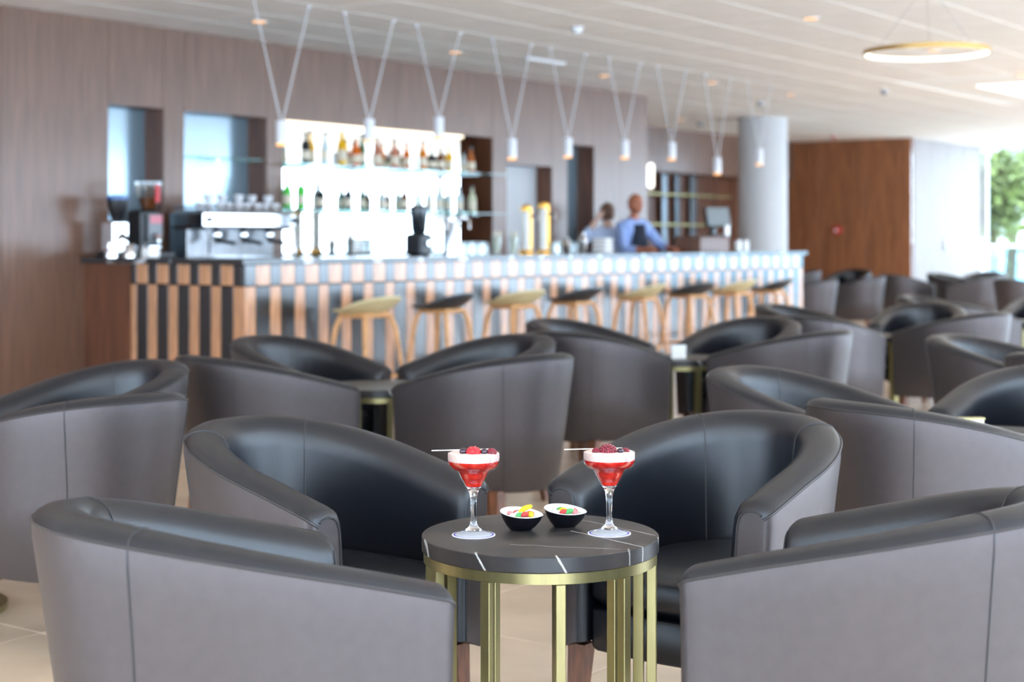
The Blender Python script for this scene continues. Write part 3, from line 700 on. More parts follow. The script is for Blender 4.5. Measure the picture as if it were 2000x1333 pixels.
# ------------------------------------------------------------------ pendants over the bar
PD = [(550, 1.862), (721, 1.93), (857, 1.997), (1000, 1.878), (1109, 1.927), (1220, 1.957), (1312, 1.979), (1401, 1.87), (1483, 2.0)]
order = ['first', 'second', 'third', 'fourth', 'fifth', 'sixth', 'seventh', 'eighth', 'ninth']
place_txt = ['in front of the left edge of the mirror', 'over the bright mirror', 'over the right part of the mirror', 'right of the dark recess', 'beside the tall passage', 'above the two people', 'before the far bulkhead', 'hanging lowest before the display shelving', 'in front of the white column']
pp = None
for k, (u, z) in enumerate(PD):
    s_ = on_line(u, BAR); t = thing('pendant_lamp', 'white cylinder pendant on V cord, %s' % place_txt[k], 'pendant lamp', RW(s_, BAR, z), A, 'cylinder pendants above the bar')
    if pp is None:
        pm = [('lamp_shade', MB().lathe([(.034, .0), (.039, .0), (.039, .15), (.036, .156), (.001, .156)], n=24, cap=False).lathe([(.034, 0), (.034, .05)], n=24, cap=False).mesh('lamp_shade', M['satin_white'])),
              ('lamp_disc', MB().lathe([(.0335, .012), (.0335, .02), (.001, .022)], n=20).mesh('lamp_disc', M['lamp_warm'])),
              ('lamp_trim', MB().lathe([(.030, -.016), (.0355, -.014), (.0355, .001)], n=24, cap=False).mesh('lamp_trim', M['lamp_warm']))]
        pp = True
    for nm, me in pm: link(nm, me, t)
    hc = CEIL-.012-z
    for sg in (-1, 1):
        obj('cord', MB().tube([(sg*.01, 0, .154), (sg*.27, 0, hc)], .0048, 6), M['cord'], t)
        obj('ceiling_rose', MB().lathe([(.02, 0), (.02, .012), (.006, .014)], (sg*.27, 0, hc-.012), n=12), M['satin_white'], t)

# ------------------------------------------------------------------ ceiling fittings
for u, v, lb in ((506, 42, 'left above the first pendant'), (889, 102, 'above the third pendant'), (1180, 148, 'above the fifth pendant'), (1391, 161, 'above the white column, left'), (1544, 185, 'nearest above the far wood block'),
                 (1583, 36, 'in the open ceiling left of the ring lamp'), (1330, 234, 'in front of the far bulkhead'), (1823, 98, 'inside the outline of the ring lamp'), (1996, 147, 'at the right picture edge')):
    Y = (CEIL-.012-EYE)*F/(HZ-v); p = at(u, v, Y)
    t = thing('ceiling_spot', 'round warm recessed ceiling spot %s' % lb, 'ceiling light', (p.x, p.y, CEIL-.012), 0, 'recessed ceiling spots')
    obj('trim_ring', MB().lathe([(.052, .002), (.052, -.004), (.064, -.004), (.066, .002)], n=24, cap=False), M['satin_white'], t)
    obj('lamp_disc', MB().lathe([(.051, -.004), (.051, .001)], n=24), M['lamp_warm'], t)
for u, v, lb, c in ((1127, 58, 'white smoke detector on the open ceiling', 'satin_white'), (1727, 179, 'small dark ceiling sensor right of the white column', 'grey'), (1485, 202, 'small dark ceiling sensor above the white column', 'grey'), (1368, 243, 'tiny grey ceiling sensor before the far bulkhead', 'grey'), (1628, 267, 'red ceiling alarm in front of the far wood block', 'red')):
    Y = (CEIL-.03-EYE)*F/(HZ-v); p = at(u, v, Y)
    t = thing('smoke_detector', lb, 'detector', (p.x, p.y, CEIL-.01), 0)
    obj('base_plate', MB().lathe([(.05, 0), (.05, -.012), (.045, -.015)], n=20), M['satin_white'], t); obj('sensor_head', MB().lathe([(.04, -.015), (.035, -.045), (.015, -.05)], n=20), M[c], t)
t = thing('track_light', 'slim white ceiling diffuser strip above the fifth pendant', 'ceiling light', at(1065, 119, (CEIL-.02-EYE)*F/(HZ-119)), A)
obj('housing', MB().box((0, 0, 0), (.6, .05, .018), bev=.004), M['satin_white'], t, smooth=False); obj('diffuser', MB().box((0, 0, -.011), (.56, .035, .006)), M['ceil_grid'], t, smooth=False)
al_ = thing('fire_alarm', 'round red fire alarm mounted on the far wood block', 'fire alarm', RW(S2, on_line(1635, BLK) if False else BLK+.95, 0), A)
# position the alarm on the block face through its column in the picture
k = (1635-1000)/F; wv = (k*DS.y-DS.x)*S2/(DW.x-k*DW.y); al_.location = RW(S2, wv, EYE+18*RW(S2, wv).y/F)
obj('alarm_body', MB().lathe([(.075, 0), (.075, .03), (.06, .045), (.02, .05)], n=24), M['red'], al_).rotation_euler = (0, -PI/2, 0)
obj('centre_plate', MB().lathe([(.028, .048), (.028, .056)], n=16), M['white_gloss'], al_).rotation_euler = (0, -PI/2, 0)
# ring lamp
Y = 10.1; p = at(1810, 98, Y); t = thing('ring_pendant', 'large glowing ring lamp with brass rim hung from the ceiling', 'pendant lamp', p, 0)
R_ = .395; ring = lambda r0, r1, z0, z1, n=72: MB().lathe([(r0, z0), (r1, z0), (r1, z1), (r0, z1), (r0, z0)], n=n, cap=False)
obj('brass_band', ring(R_-.004, R_+.006, -.028, .002), M['ring_gold'], t, ang=30); obj('light_ring', ring(R_-.014, R_-.0045, -.0275, -.004), M['lamp_white'], t, ang=30)
for a in (.3, .3+2*PI/3, .3+4*PI/3):
    obj('hanging_wire', MB().tube([(R_*math.cos(a), R_*math.sin(a), -.004), (.03*math.cos(a), .03*math.sin(a), CEIL-.03-p.z)], .0012, 5), M['steel'], t)
obj('ceiling_rose', MB().lathe([(.06, 0), (.06, .02), (.05, .022)], (0, 0, CEIL-.033-p.z), n=20), M['satin_white'], t)

# ------------------------------------------------------------------ tub chairs
CW, CB, CF, ZB, ZA, ZP = .308, .399, .2214, .7514, .6151, 1.2463
ZBOT, TH = .215, .098
def build_chair():
    root_ = link('tub_chair', None)
    path = []                                                   # (x, y, nx, ny)
    fr = .022
    for k in range(9): path.append((CW, CF-fr-(CF-fr)*k/9, 1, 0))
    NN = 44
    for k in range(NN+1):
        th = PI*k/NN; c, s = math.cos(th), math.sin(th); n = 2.07
        x = CW*math.copysign(abs(c)**(2/n), c); y = -CB*abs(s)**(2/n)
        nx = math.copysign(abs(c)**(2-2/n), c)/CW; ny = -abs(s)**(2-2/n)/CB; L = math.hypot(nx, ny); path.append((x, y, nx/L, ny/L))
    for k in range(1, 10): path.append((-CW, (CF-fr)*k/9, -1, 0))
    def zt(y): v = max(0, min(1, (y+CB)/(CF+CB))); return ZB-(ZB-ZA)*v**ZP
    def prof(y, shrink=0):
        z = zt(y); v = (y+CB)/(CF+CB); k = .02+.05*(1-v)
        out = [(-k-.012, ZBOT), (-k, ZBOT+.012), (-k*.5, ZBOT+(z-ZBOT)*.45), (-k*.12, ZBOT+(z-ZBOT)*.8), (0, z-.05), (.001, z-.02)]
        rim = [(.001, z-.02), (-.006, z-.007), (-.02, z), (-.045, z+.004), (-.07, z), (-.09, z-.012), (-.101, z-.035), (-.106, z-.07), (-.112, .48), (-.118, .40), (-.118, .24)]
        return out, rim
    def world(pt, o, z): return (pt[0]+pt[2]*o, pt[1]+pt[3]*o, z)
    # sections incl. rounded arm fronts
    secs = []
    ends = [(math.sin(a)*fr, (1-math.cos(a))*fr) for a in (PI/2, PI/3, PI/6)]
    for dy, ins in ends: secs.append(((CW, CF-fr+dy, 1, 0), ins))
    for p_ in path: secs.append((p_, 0))
    for dy, ins in reversed(ends): secs.append(((-CW, CF-fr+dy, -1, 0), ins))
    outer, lining = MB(), MB(); OV, LV = [], []
    for pt, ins in secs:
        o_, r_ = prof(min(pt[1], CF))
        def sq(o, z):
            if not ins: return o, z
            mid = -.058; o2 = mid+(o-mid)*(1-ins/.058); zm = zt(pt[1]); z2 = z-ins*.8*max(0, (z-(zm-.1))/.1); return o2, z2
        OV.append([world(pt, *sq(o, z)) for o, z in o_]+[world(pt, *sq(*r_[-1]))])
        LV.append([world(pt, *sq(o, z)) for o, z in r_])
    def grid(mb, rows):
        n = len(rows[0]); vs = sum(rows, []); fs = []
        for i in range(len(rows)-1):
            for j in range(n-1): fs.append((i*n+j, i*n+j+1, (i+1)*n+j+1, (i+1)*n+j))
        mb.add(vs, fs)
    grid(outer, [r[:-1] for r in OV])
    grid(outer, [[r[-1], r[0]] for r in OV])                    # underside
    grid(lining, LV)
    for r, l in ((OV[0], LV[0]), (OV[-1], LV[-1])):             # arm front faces
        poly = r[:-1]+l[1:]; outer.add(poly, [tuple(range(len(poly)))])
    def clean(me):
        bm = bmesh.new(); bm.from_mesh(me); bmesh.ops.remove_doubles(bm, verts=bm.verts, dist=.0002)
        bmesh.ops.recalc_face_normals(bm, faces=bm.faces); bm.to_mesh(me); bm.free()
        me.polygons.foreach_set('use_smooth', [True]*len(me.polygons)); me.set_sharp_from_angle(angle=math.radians(50)); return me
    link('outer_shell', clean(outer.mesh('outer_shell', M['leather_out'])), root_)['label'] = 'taupe outer shell'
    link('inner_lining', clean(lining.mesh('inner_lining', M['leather_in'])), root_)['label'] = 'black padded lining and rim'
    # piping along the outer edge of the rim and round the arm fronts
    pip = [Vector(r[-2])+Vector((0, 0, .002)) for r in OV]
    front_r = [Vector(q)+Vector((0, .001, 0)) for q in LV[0][1:]][::1]; front_l = [Vector(q)+Vector((0, .001, 0)) for q in LV[-1][1:]]
    line = pip
    obj('piping', MB().tube(line, .0032, 6), M['piping'], root_)
    for fpts in (front_r, front_l): obj('piping', MB().tube(fpts, .0025, 6), M['piping'], root_)
    # seams at the two back corners, down the outside, over the rim and down the inside
    ys = -.3128
    for sg in (1, -1):
        best = min(range(len(path)), key=lambda i_: abs(path[i_][1]-ys)+(0 if path[i_][0]*sg > 0 else 9)); pt = path[best]
        o_, r_ = prof(pt[1]); pts = [world(pt, o+.0006, z) for o, z in o_[:-1]]+[world(pt, o, z+.0006 if i_ < 5 else z) for i_, (o, z) in enumerate(r_[:-1])]
        for i_ in range(len(pts)-4, len(pts)): pts[i_] = (pts[i_][0]-pt[2]*.0006, pts[i_][1]-pt[3]*.0006, pts[i_][2])
        obj('seam', MB().tube(pts, .0018, 6), M['piping'], root_)
    # seat cushion: plan follows the lining
    inn = []
    for pt in path[4:-4]:
        inn.append((pt[0]-pt[2]*(.118), pt[1]-pt[3]*.118))
    fy = CF-.012; xw = CW-.118
    plan = [(xw, fy-.02)]+[p_ for p_ in inn if p_[1] < fy-.03]+[(-xw, fy-.02), (-xw+.02, fy), (-xw*.4, fy+.012), (0, fy+.016), (xw*.4, fy+.012), (xw-.02, fy)]
    def pad(z0, z1, crown, edge=.018, grow=0, levels=True):
        mb = MB(); cx, cy = 0, sum(q[1] for q in plan)/len(plan); n = len(plan); rows = []
        def ring(ins, z): return [(cx+(x-cx)*(1-ins/.2), cy+(y-cy)*(1-ins/.25), z) for x, y in plan]
        seq = [(edge*.8, z0), (0, z0+edge), (0, z1-edge), (edge*.35, z1-edge*.35), (edge, z1)]
        if crown: seq += [(.05, z1+crown*.5), (.1, z1+crown*.9), (.16, z1+crown)]
        rows = [ring(*q) for q in seq]; vs = sum(rows, []); fs = [tuple(range(n-1, -1, -1)), tuple(range((len(rows)-1)*n, len(rows)*n))]
        for i_ in range(len(rows)-1):
            for j in range(n): fs.append((i_*n+j, i_*n+(j+1) % n, (i_+1)*n+(j+1) % n, (i_+1)*n+j))
        return mb.add(vs, fs)
    obj('seat_cushion', pad(.325, .425, .016, .025), M['leather_in'], root_, ang=60)
    obj('seat_rail', pad(.222, .322, 0, .006), M['leather_in'], root_, ang=60)
    for x, y, sx, sy in ((CW-.075, CF-.05, .01, .012), (-(CW-.075), CF-.05, -.01, .012), (.165, -.235, .02, -.03), (-.165, -.235, -.02, -.03)):
        mb = MB(); t_, b_ = .024, .015
        mb.add([(x-t_, y-t_, .225), (x+t_, y-t_, .225), (x+t_, y+t_, .225), (x-t_, y+t_, .225), (x+sx-b_, y+sy-b_, 0), (x+sx+b_, y+sy-b_, 0), (x+sx+b_, y+sy+b_, 0), (x+sx-b_, y+sy+b_, 0)],
               [(0, 1, 2, 3), (7, 6, 5, 4), (0, 4, 5, 1), (1, 5, 6, 2), (2, 6, 7, 3), (3, 7, 4, 0)])
        obj('leg', mb, M['leg'], root_, smooth=False)
    return root_
CH = [(-.4311, 2.7568, -1.0625, 'nearest tub chair at lower left, its back to the camera, open towards the cocktail table'),
      (.6348, 2.8981, 1.0337, 'nearest tub chair at lower right, its back to the camera, cut by the frame'),
      (-.4146, 3.7065, -2.2272, 'tub chair left behind the cocktail table, black inside facing the drinks'),
      (.458, 3.7819, 2.4882, 'tub chair right behind the cocktail table, black inside facing the drinks'),
      (-1.338, 4.752, .812, 'tub chair at the left edge showing its taupe back with upright seam'),
      (-1.515, 5.515, 2.488, 'tub chair at the left edge behind another, only its rim and inside showing'),
      (-.958, 6.247, -.834, 'left tub chair of the centre group, taupe back turned to the camera'),
      (-.117, 6.349, .820, 'right tub chair of the centre group, taupe back, right above the left cocktail'),
      (-.907, 7.048, -2.226, 'rear left tub chair of the centre group, inside visible before the first stool'),
      (-.164, 7.136, 2.324, 'rear right tub chair of the centre group, inside visible before the second stool'),
      (.448, 8.622, -2.227, 'rear left tub chair at the table with the white holder, only its rim showing'),
      (.432, 7.887, -.721, 'front left tub chair at the table with the white holder'),
      (1.337, 7.93, .830, 'front right tub chair at the table with the white holder'),
      (1.28, 8.76, 2.488, 'rear right tub chair at the table with the white holder'),
      (1.218, 4.515, -.993, 'tub chair at the right, taupe back and seam, before the table with the gold holder'),
      (1.035, 5.268, -2.299, 'tub chair with brown outer arm and blue inside, left of the gold holder'),
      (1.795, 5.350, 2.456, 'tub chair at the right edge behind the gold holder, dark blue inside'),
      (1.886, 9.458, -.679, 'front left tub chair of the far right group before the white column'),
      (2.04, 10.66, -2.227, 'rear left tub chair of the far right group, only its rim showing'),
      (2.753, 9.876, .740, 'front right tub chair of the far right group, bright right edge'),
      (2.818, 10.812, 2.678, 'rear right tub chair of the far right group, dark inside'),
      (2.279, 7.117, -2.313, 'brown sided tub chair near the right edge, inside visible, above the gold holder'),
      (2.355, 6.289, -1.063, 'tub chair at the right edge, only a strip of brown rim in the frame'),
      (3.419, 12.303, -2.227, 'tub chair showing a narrow dark inside before the pale far side wall'),
      (3.374, 11.545, -1.063, 'tub chair with long rounded rim below the far window, right edge'),
      (4.300, 12.597, 2.488, 'navy inside of a tub chair cut by the right edge under the far window'),
      (3.32, 17.85, 1.034, 'small distant tub chair touching the far end of the bar counter'),
      (4.185, 19.209, 1.034, 'distant tub chair with bright right edge, in front of the dark wood block'),
      (5.034, 23.4, 2.488, 'far tub chair right against the dark wood block'),
      (5.12, 20.3, -1.063, 'distant tub chair below the edge between dark block and pale side'),
      (4.136, 22.9, 1.034, 'far tub chair peeping past the end of the bar counter'),
      (5.922, 20.824, -2.227, 'distant dark tub chair rim before the pale side wall'),
      (5.772, 19.753, 1.034, 'distant tub chair with bright edge before the pale side wall'),
      (5.900, 17.96, -1.063, 'distant tub chair below the far window at the right edge'),
      (6.494, 21.6, 2.488, 'farthest dark tub chair rim under the glass balustrade')]
ch0 = build_chair()
for k, (x, y, a, lb) in enumerate(CH):
    c = ch0 if k == 0 else copy_tree(ch0)
    c.location = (x, y, 0); c.rotation_euler = (0, 0, a); tag(c, lb, 'armchair', 'tub chairs around the lounge tables')

# ------------------------------------------------------------------ round tables
ZT = .578
def build_table():
    t = link('side_table', None); R0 = .25
    obj('table_top', MB().lathe([(R0-.002, ZT-.032), (R0, ZT-.030), (R0, ZT-.0015), (R0-.0015, ZT)], n=96), M['marble'], t, ang=40)['label'] = 'black veined marble top'
    obj('top_ring', MB().lathe([(R0-.03, ZT-.054), (R0-.004, ZT-.054), (R0-.004, ZT-.033), (R0-.03, ZT-.033), (R0-.03, ZT-.054)], n=96, cap=False), M['brass'], t, ang=30)
    obj('base_ring', MB().lathe([(R0-.03, 0), (R0-.004, 0), (R0-.004, .02), (R0-.03, .02), (R0-.03, 0)], n=96, cap=False), M['brass'], t, ang=30)
    for deg in (-99.5, -63.5, -27.5, 8.5, 44.5, 80.5):
        a = math.radians(deg); mb = MB()
        for r, wd in ((R0-.0145, .02), (R0-.042, .019)):
            mb.box((r*math.sin(a), -r*math.cos(a), (ZT-.054)/2+.001), (wd, .02 if r > R0-.02 else .022, ZT-.058), rz=a, bev=.0012)
        obj('leg', mb, M['brass'], t, smooth=False)
    return t
TB_ = [(.0595, 3.305, 0, 'round marble topped brass table holding the two cocktails'), (-1.885, 5.05, -.3, 'round table at the left edge, only a brass leg in view'),
       (-.56, 6.68, .1, 'round brass legged table between the four centre chairs'), (.88, 8.27, .2, 'round brass legged table with the small white holder'),
       (1.56, 4.98, .2, 'round table with the small gold holder at the right'), (2.32, 10.2, .42, 'round brass legged table of the far right group'),
       (3.0, 6.9, 0, 'round table past the right edge beside the brown sided chair'), (4.0, 11.9, .3, 'round table below the far window at the right edge')]
t0 = build_table()
for k, (x, y, a, lb) in enumerate(TB_[:6]+TB_[7:]):
    t = t0 if k == 0 else copy_tree(t0)
    t.location = (x, y, 0); t.rotation_euler = (0, 0, a); tag(t, lb, 'table', 'round lounge tables')
for nm, u, v, Y, lb, mt in (('menu_holder', 1325, 698, 8.2, 'small white card holder on the table in the middle distance', 'white_gloss'), ('menu_holder', 1896, 836, 4.86, 'small gold edged card holder on the right table', 'brass')):
    p = at(u, v, Y); t = thing(nm, lb, 'holder', (p.x, Y, ZT), .1)
    w_ = .075; h_ = .06
    obj('card', MB().box((0, 0, h_/2+.004), (w_, .03, h_), bev=.002), M['white_gloss'] if mt == 'white_gloss' else M['cream'], t, smooth=False)
    obj('holder_edge', MB().box((0, 0, .003), (w_+.006, .04, .006)), M[mt], t, smooth=False)
    obj('top_edge', MB().box((0, 0, h_+.006), (w_+.004, .034, .006)), M[mt], t, smooth=False)

# ------------------------------------------------------------------ cocktails, coasters, sweets
def cocktail(x, y, lb, rz, side):
    c = tag(link('coaster', MB().lathe([(.0445, 0), (.0457, .0004), (.0457, .0014), (.045, .0018)], n=64).mesh('coaster', M['coaster']), None, (x, y, ZT)), 'round white coaster with blue printed ring under the %s cocktail' % side, 'coaster', 'coasters on the marble table')
    z0 = ZT+.0019; t = thing('cocktail_glass', lb, 'glass', (x, y, z0), rz, 'red cocktails')
    bowl = [(.0165, .1), (.021, .108), (.0285, .121), (.031, .128), (.034, .1325), (.045, .137), (.0525, .145), (.0555, .154), (.0562, .172), (.0552, .172), (.0542, .154), (.0512, .146), (.044, .1385), (.033, .1345), (.0295, .129), (.027, .122), (.0198, .109), (.001, .1)]
    obj('glass_bowl', MB().lathe(bowl, n=56, cap=False), M['glass_cup'], t, ang=50)
    foot = [(.0385, 0), (.0388, .001), (.036, .0022), (.027, .0052), (.018, .0094)]
    obj('glass_foot', MB().lathe(foot, n=48, cap=False), M['glass'], t, ang=60)
    stem = [(.0178, .0085), (.018, .0098), (.0105, .016), (.0072, .024), (.0058, .034), (.0060, .05), (.0062, .066), (.0072, .078), (.0095, .088), (.0128, .096), (.0160, .1)]
    obj('glass_stem', MB().lathe(stem, n=48), M['crystal'], t, ang=60)
    liq = [(.001, .1015), (.0155, .1015), (.0192, .109), (.0265, .122), (.029, .129), (.0325, .135), (.0438, .1392), (.0506, .1465), (.0536, .1545), (.0537, .1555)]
    obj('red_drink', MB().lathe(liq, n=48), M['drink'], t, ang=60)
    rnd = random.Random(side); fm = [(.0538, .1556), (.0541, .160), (.0541, .1695), (.050, .172), (.035, .1728), (.015, .1732), (.001, .173)]
    obj('foam', MB().lathe(fm, n=48), M['foam'], t, ang=60)
    return z0
def berries(x, y, z0, lb, kinds, stick_dx):
    t = thing('fruit_skewer', lb, 'skewer', (x, y, z0+.1735), 0, 'berry skewers')
    obj('stick', MB().tube([(stick_dx, -.012, .004), (.03, .006, .005)], .0011, 6), M['stick'], t)
    for nm, px, py, rr, mt in kinds:
        mb = MB().sphere((0, 0, 0), (rr, rr*.9, rr*.82), 22, 14, .4)
        if mt != 'berry_dark':
            rnd = random.Random(px*1000)
            mb = MB().sphere((0, 0, 0), (rr*.86, rr*.75, rr*.66), 16, 10)
            for j in range(60):                               # drupelets
                zz_ = 1-2*(j+.5)/60; aa = j*2.39996; q = math.sqrt(1-zz_*zz_)
                mb.sphere((rr*.84*q*math.cos(aa), rr*.73*q*math.sin(aa), rr*.64*zz_), rr*.17, 6, 4)
        obj(nm, mb, M[mt], t, (px, py, rr*(.42 if mt == 'berry_dark' else .12)))
zL = cocktail(-.0807, 3.288, 'left red berry cocktail with pale foam in a stemmed glass', 0, 'left')
zR = cocktail(.2055, 3.305, 'right red berry cocktail with pale foam in a stemmed glass', .5, 'right')
berries(-.0765, 3.288, zL, 'berry skewer on the left cocktail, bright strawberry between dark berries', [('berry', -.025, -.02, .0088, 'berry_dark'), ('strawberry', -.004, -.022, .0165, 'berry_red'), ('berry', .0185, -.022, .0078, 'berry_dark'), ('raspberry', .034, -.018, .0115, 'berry_wine')], -.092)
berries(.203, 3.305, zR, 'berry skewer on the right cocktail, large dark strawberry in the middle', [('raspberry', -.025, -.018, .0105, 'berry_wine'), ('strawberry', -.001, -.018, .0190, 'berry_wine'), ('berry', .0245, -.022, .0072, 'berry_dark'), ('raspberry', .036, -.008, .009, 'berry_wine')], -.093)
def bowl_mesh(inner):
    mb = MB(); NA = 56
    def R(a, r): # teardrop plan, point towards +x
        return r*(1+.16*max(0, math.cos(a))**6 - .05*abs(math.sin(a)))
    def row(r, z, rise): return [(R(2*PI*k/NA, r)*math.cos(2*PI*k/NA), R(2*PI*k/NA, r)*.86*math.sin(2*PI*k/NA), z+rise*(.002+.004*(-math.cos(2*PI*k/NA))+.005*math.sin(2*PI*k/NA))) for k in range(NA)]
    prof = [(.018, 0, 0), (.021, .0006, 0), (.030, .010, .2), (.038, .022, .6), (.0425, .034, 1), (.0432, .0352, 1)] if not inner else [(.0432, .0352, 1), (.0422, .0366, 1), (.0405, .0362, 1), (.0390, .034, 1), (.035, .022, .6), (.026, .0105, .2), (.012, .005, 0)]
    rows = [row(*q) for q in prof]; vs = sum(rows, []); fs = []
    for i_ in range(len(rows)-1):
        for k in range(NA): fs.append((i_*NA+k, i_*NA+(k+1) % NA, (i_+1)*NA+(k+1) % NA, (i_+1)*NA+k))
    fs.append(tuple(range(NA-1, -1, -1)) if not inner else tuple(range((len(rows)-1)*NA, len(rows)*NA)))
    return mb.add(vs, fs)
rc = random.Random(11)
def worm(col, L):
    pts = [(-L/2, 0, 0), (-L/4, .0015, .001), (0, .002, .0015), (L/4, .0015, .001), (L/2, 0, 0)]
    mb = MB().tube(pts, [.0042, .0056, .0058, .0056, .0042], 10); mb.sphere(pts[0], .0044, 8, 6); mb.sphere(pts[-1], .0044, 8, 6); return mb
for side, x, y, rz, cols in (('left', .017, 3.346, -.12, ['white', 'white', 'red', 'white', 'green', 'yellow', 'red', 'yellow', 'orange', 'pink']), ('right', .112, 3.385, -.1, ['pink', 'white', 'green', 'yellow', 'red', 'white', 'green', 'pink', 'red', 'white'])):
    t = thing('sweet_bowl', 'black outside and white inside teardrop bowl of sweets, %s one on the marble table' % side, 'bowl', (x, y, ZT), rz, 'bowls of sweets')
    obj('bowl_outside', bowl_mesh(False), M['black_gloss'], t, ang=60)['label'] = 'glossy black outside'
    obj('bowl_lining', bowl_mesh(True), M['white_gloss'], t, ang=60)['label'] = 'glossy white inside and lip'
    spots = [(-.020, .006, .026), (-.013, -.012, .027), (-.008, .013, .028), (-.002, -.001, .030), (.002, -.014, .029), (.011, .004, .034), (.013, -.010, .030), (.025, -.004, .028), (.019, .008, .028), (-.020, -.003, .030)]
    where = ['at the rounded left end', 'at the front left', 'at the back left', 'in the centre', 'at the front centre', 'on top right of centre', 'at the front right', 'at the pointed right end', 'at the back right', 'low at the left']
    if side == 'left': big = 5
    else: big = -1
    for k, (cx, cy, cz) in enumerate(spots):
        ca, sa = math.cos(rz), math.sin(rz); o = obj('gummy_sweet', worm(cols[k], .014 if k != big else .026), M['candy_'+cols[k]], None, (x+ca*cx-sa*cy, y+sa*cx+ca*cy, ZT+cz+.0045+.05*cy+(.0055 if k == big else 0)))
        o.rotation_euler = (rc.uniform(-.2, .2), rc.uniform(-.25, .05) if k != big else -.45, rc.uniform(-.6, .6) if k not in (big, 0, 7, 9) else (.3 if k == big else PI/2))
        tag(o, 'sugared %s gummy sweet %s of the %s bowl' % (cols[k], where[k], side), 'sweet', 'gummy sweets in the %s bowl' % side)

# ------------------------------------------------------------------ people behind the bar
def skin_mesh(name, verts, edges, radii, mat, parent, sub=2):
    me = bpy.data.meshes.new(name); me.from_pydata(verts, edges, []); o = bpy.data.objects.new(name, me); COL.objects.link(o)
    md = o.modifiers.new('skin', 'SKIN'); 
    for v, r in zip(me.skin_vertices[0].data, radii): v.radius = (r, r) if not isinstance(r, tuple) else r
    me.skin_vertices[0].data[0].use_root = True
    md.use_smooth_shade = True; m2 = o.modifiers.new('sub', 'SUBSURF'); m2.levels = m2.render_levels = sub
    dg = bpy.context.evaluated_depsgraph_get(); dg.update(); me2 = bpy.data.meshes.new_from_object(o.evaluated_get(dg)); me2.name = name
    bpy.data.objects.remove(o); me2.materials.clear(); me2.materials.append(mat)
    me2.polygons.foreach_set('use_smooth', [True]*len(me2.polygons))
    return link(name, me2, parent)
def person(loc, rz, h, skin, shirt, label, pose, hair):
    """figure facing local -y; k scales a 1.7 m skeleton"""
    t = thing('person', label, 'person', loc, rz); k = h/1.7
    V = lambda *p: tuple(c*k for c in p)
    arms = pose
    vs = [V(0, 0, .95), V(0, .01, 1.12), V(0, .0, 1.28), V(0, 0, 1.4), V(0, -.005, 1.47), V(0, -.02, 1.53),
          V(.09, 0, .88), V(.1, -.01, .5), V(.1, .02, .1), V(.1, -.1, .035), V(-.09, 0, .88), V(-.1, -.01, .5), V(-.1, .02, .1), V(-.1, -.1, .035)]
    rd = [.12, .105, .125, .1, .05, .05, .085, .06, .042, .035, .085, .06, .042, .035]
    ed = [(0, 1), (1, 2), (2, 3), (3, 4), (4, 5), (0, 6), (6, 7), (7, 8), (8, 9), (0, 10), (10, 11), (11, 12), (12, 13)]
    for sg in (1, -1):
        sh, el, wr = arms[sg]; n = len(vs)
        vs += [V(sg*.16, 0, 1.36), V(*el), V(*wr)]; rd += [.044, .042, .028]; ed += [(3, n), (n, n+1), (n+1, n+2)]
    rd = [r*k for r in rd]
    rd[0] = (.155*k, .105*k); rd[1] = (.13*k, .1*k); rd[2] = (.135*k, .09*k); rd[3] = (.095*k, .055*k)
    skin_mesh('body', vs, ed, rd, skin, t)
    # clothes: slightly larger skins over the trunk and arms, and over the legs
    sv = [V(0, 0, .93), V(0, .01, 1.12), V(0, 0, 1.28), V(0, 0, 1.4), V(0, -.004, 1.475)]; sr = [(.17*k, .12*k), (.145*k, .115*k), (.175*k, .122*k), (.14*k, .09*k), .064*k]; se = [(0, 1), (1, 2), (2, 3), (3, 4)]
    for sg in (1, -1):
        sh, el, wr = arms[sg]; n = len(sv); sv += [V(sg*.165, 0, 1.37), V(*el), tuple(a*k*.35+b*k*.65 for a, b in zip(el, wr))]; sr += [.068*k, .053*k, .043*k]; se += [(3, n), (n, n+1), (n+1, n+2)]
    skin_mesh('shirt', sv, se, sr, shirt, t)
    tv = [V(0, 0, .98), V(.09, 0, .86), V(.1, -.01, .5), V(.1, .02, .09), V(-.09, 0, .86), V(-.1, -.01, .5), V(-.1, .02, .09)]
    skin_mesh('trousers', tv, [(0, 1), (1, 2), (2, 3), (0, 4), (4, 5), (5, 6)], [(.165*k, .115*k), .1*k, .074*k, .058*k, .1*k, .074*k, .058*k], M['navy'], t)
    # head
    hd = MB(); c = V(0, -.03, 1.605); n, m = 28, 20
    vs = []; fs = []
    def hp(th, ph):
        x, y, z = math.sin(th)*math.cos(ph), math.sin(th)*math.sin(ph), math.cos(th)
        X, Y, Z = .075*x, .094*y, .115*z
        if z < 0: X *= 1-.28*z*z-.0; Y *= 1-.1*z*z
        if y < 0: Y -= .018*math.exp(-((x/.22)**2+((z+.12)/.2)**2)); Y += .01*math.exp(-(((abs(x)-.38)/.2)**2+((z-.08)/.14)**2)); Y -= .006*math.exp(-((x/.4)**2+((z+.55)/.12)**2)); Y -= .01*math.exp(-((x/.35)**2+((z+.85)/.15)**2))
        return (c[0]+X*k, c[1]+Y*k, c[2]+Z*k)
    vs = [hp(0, 0)]
    for i_ in range(1, m):
        for j in range(n): vs.append(hp(PI*i_/m, 2*PI*j/n))
    vs.append(hp(PI, 0))
    for j in range(n): fs.append((0, 1+j, 1+(j+1) % n))
    for i_ in range(m-2):
        for j in range(n): fs.append((1+i_*n+j, 1+(i_+1)*n+j, 1+(i_+1)*n+(j+1) % n, 1+i_*n+(j+1) % n))
    L = len(vs)-1
    for j in range(n): fs.append((L, 1+(m-2)*n+(j+1) % n, 1+(m-2)*n+j))
    hd.add(vs, fs)
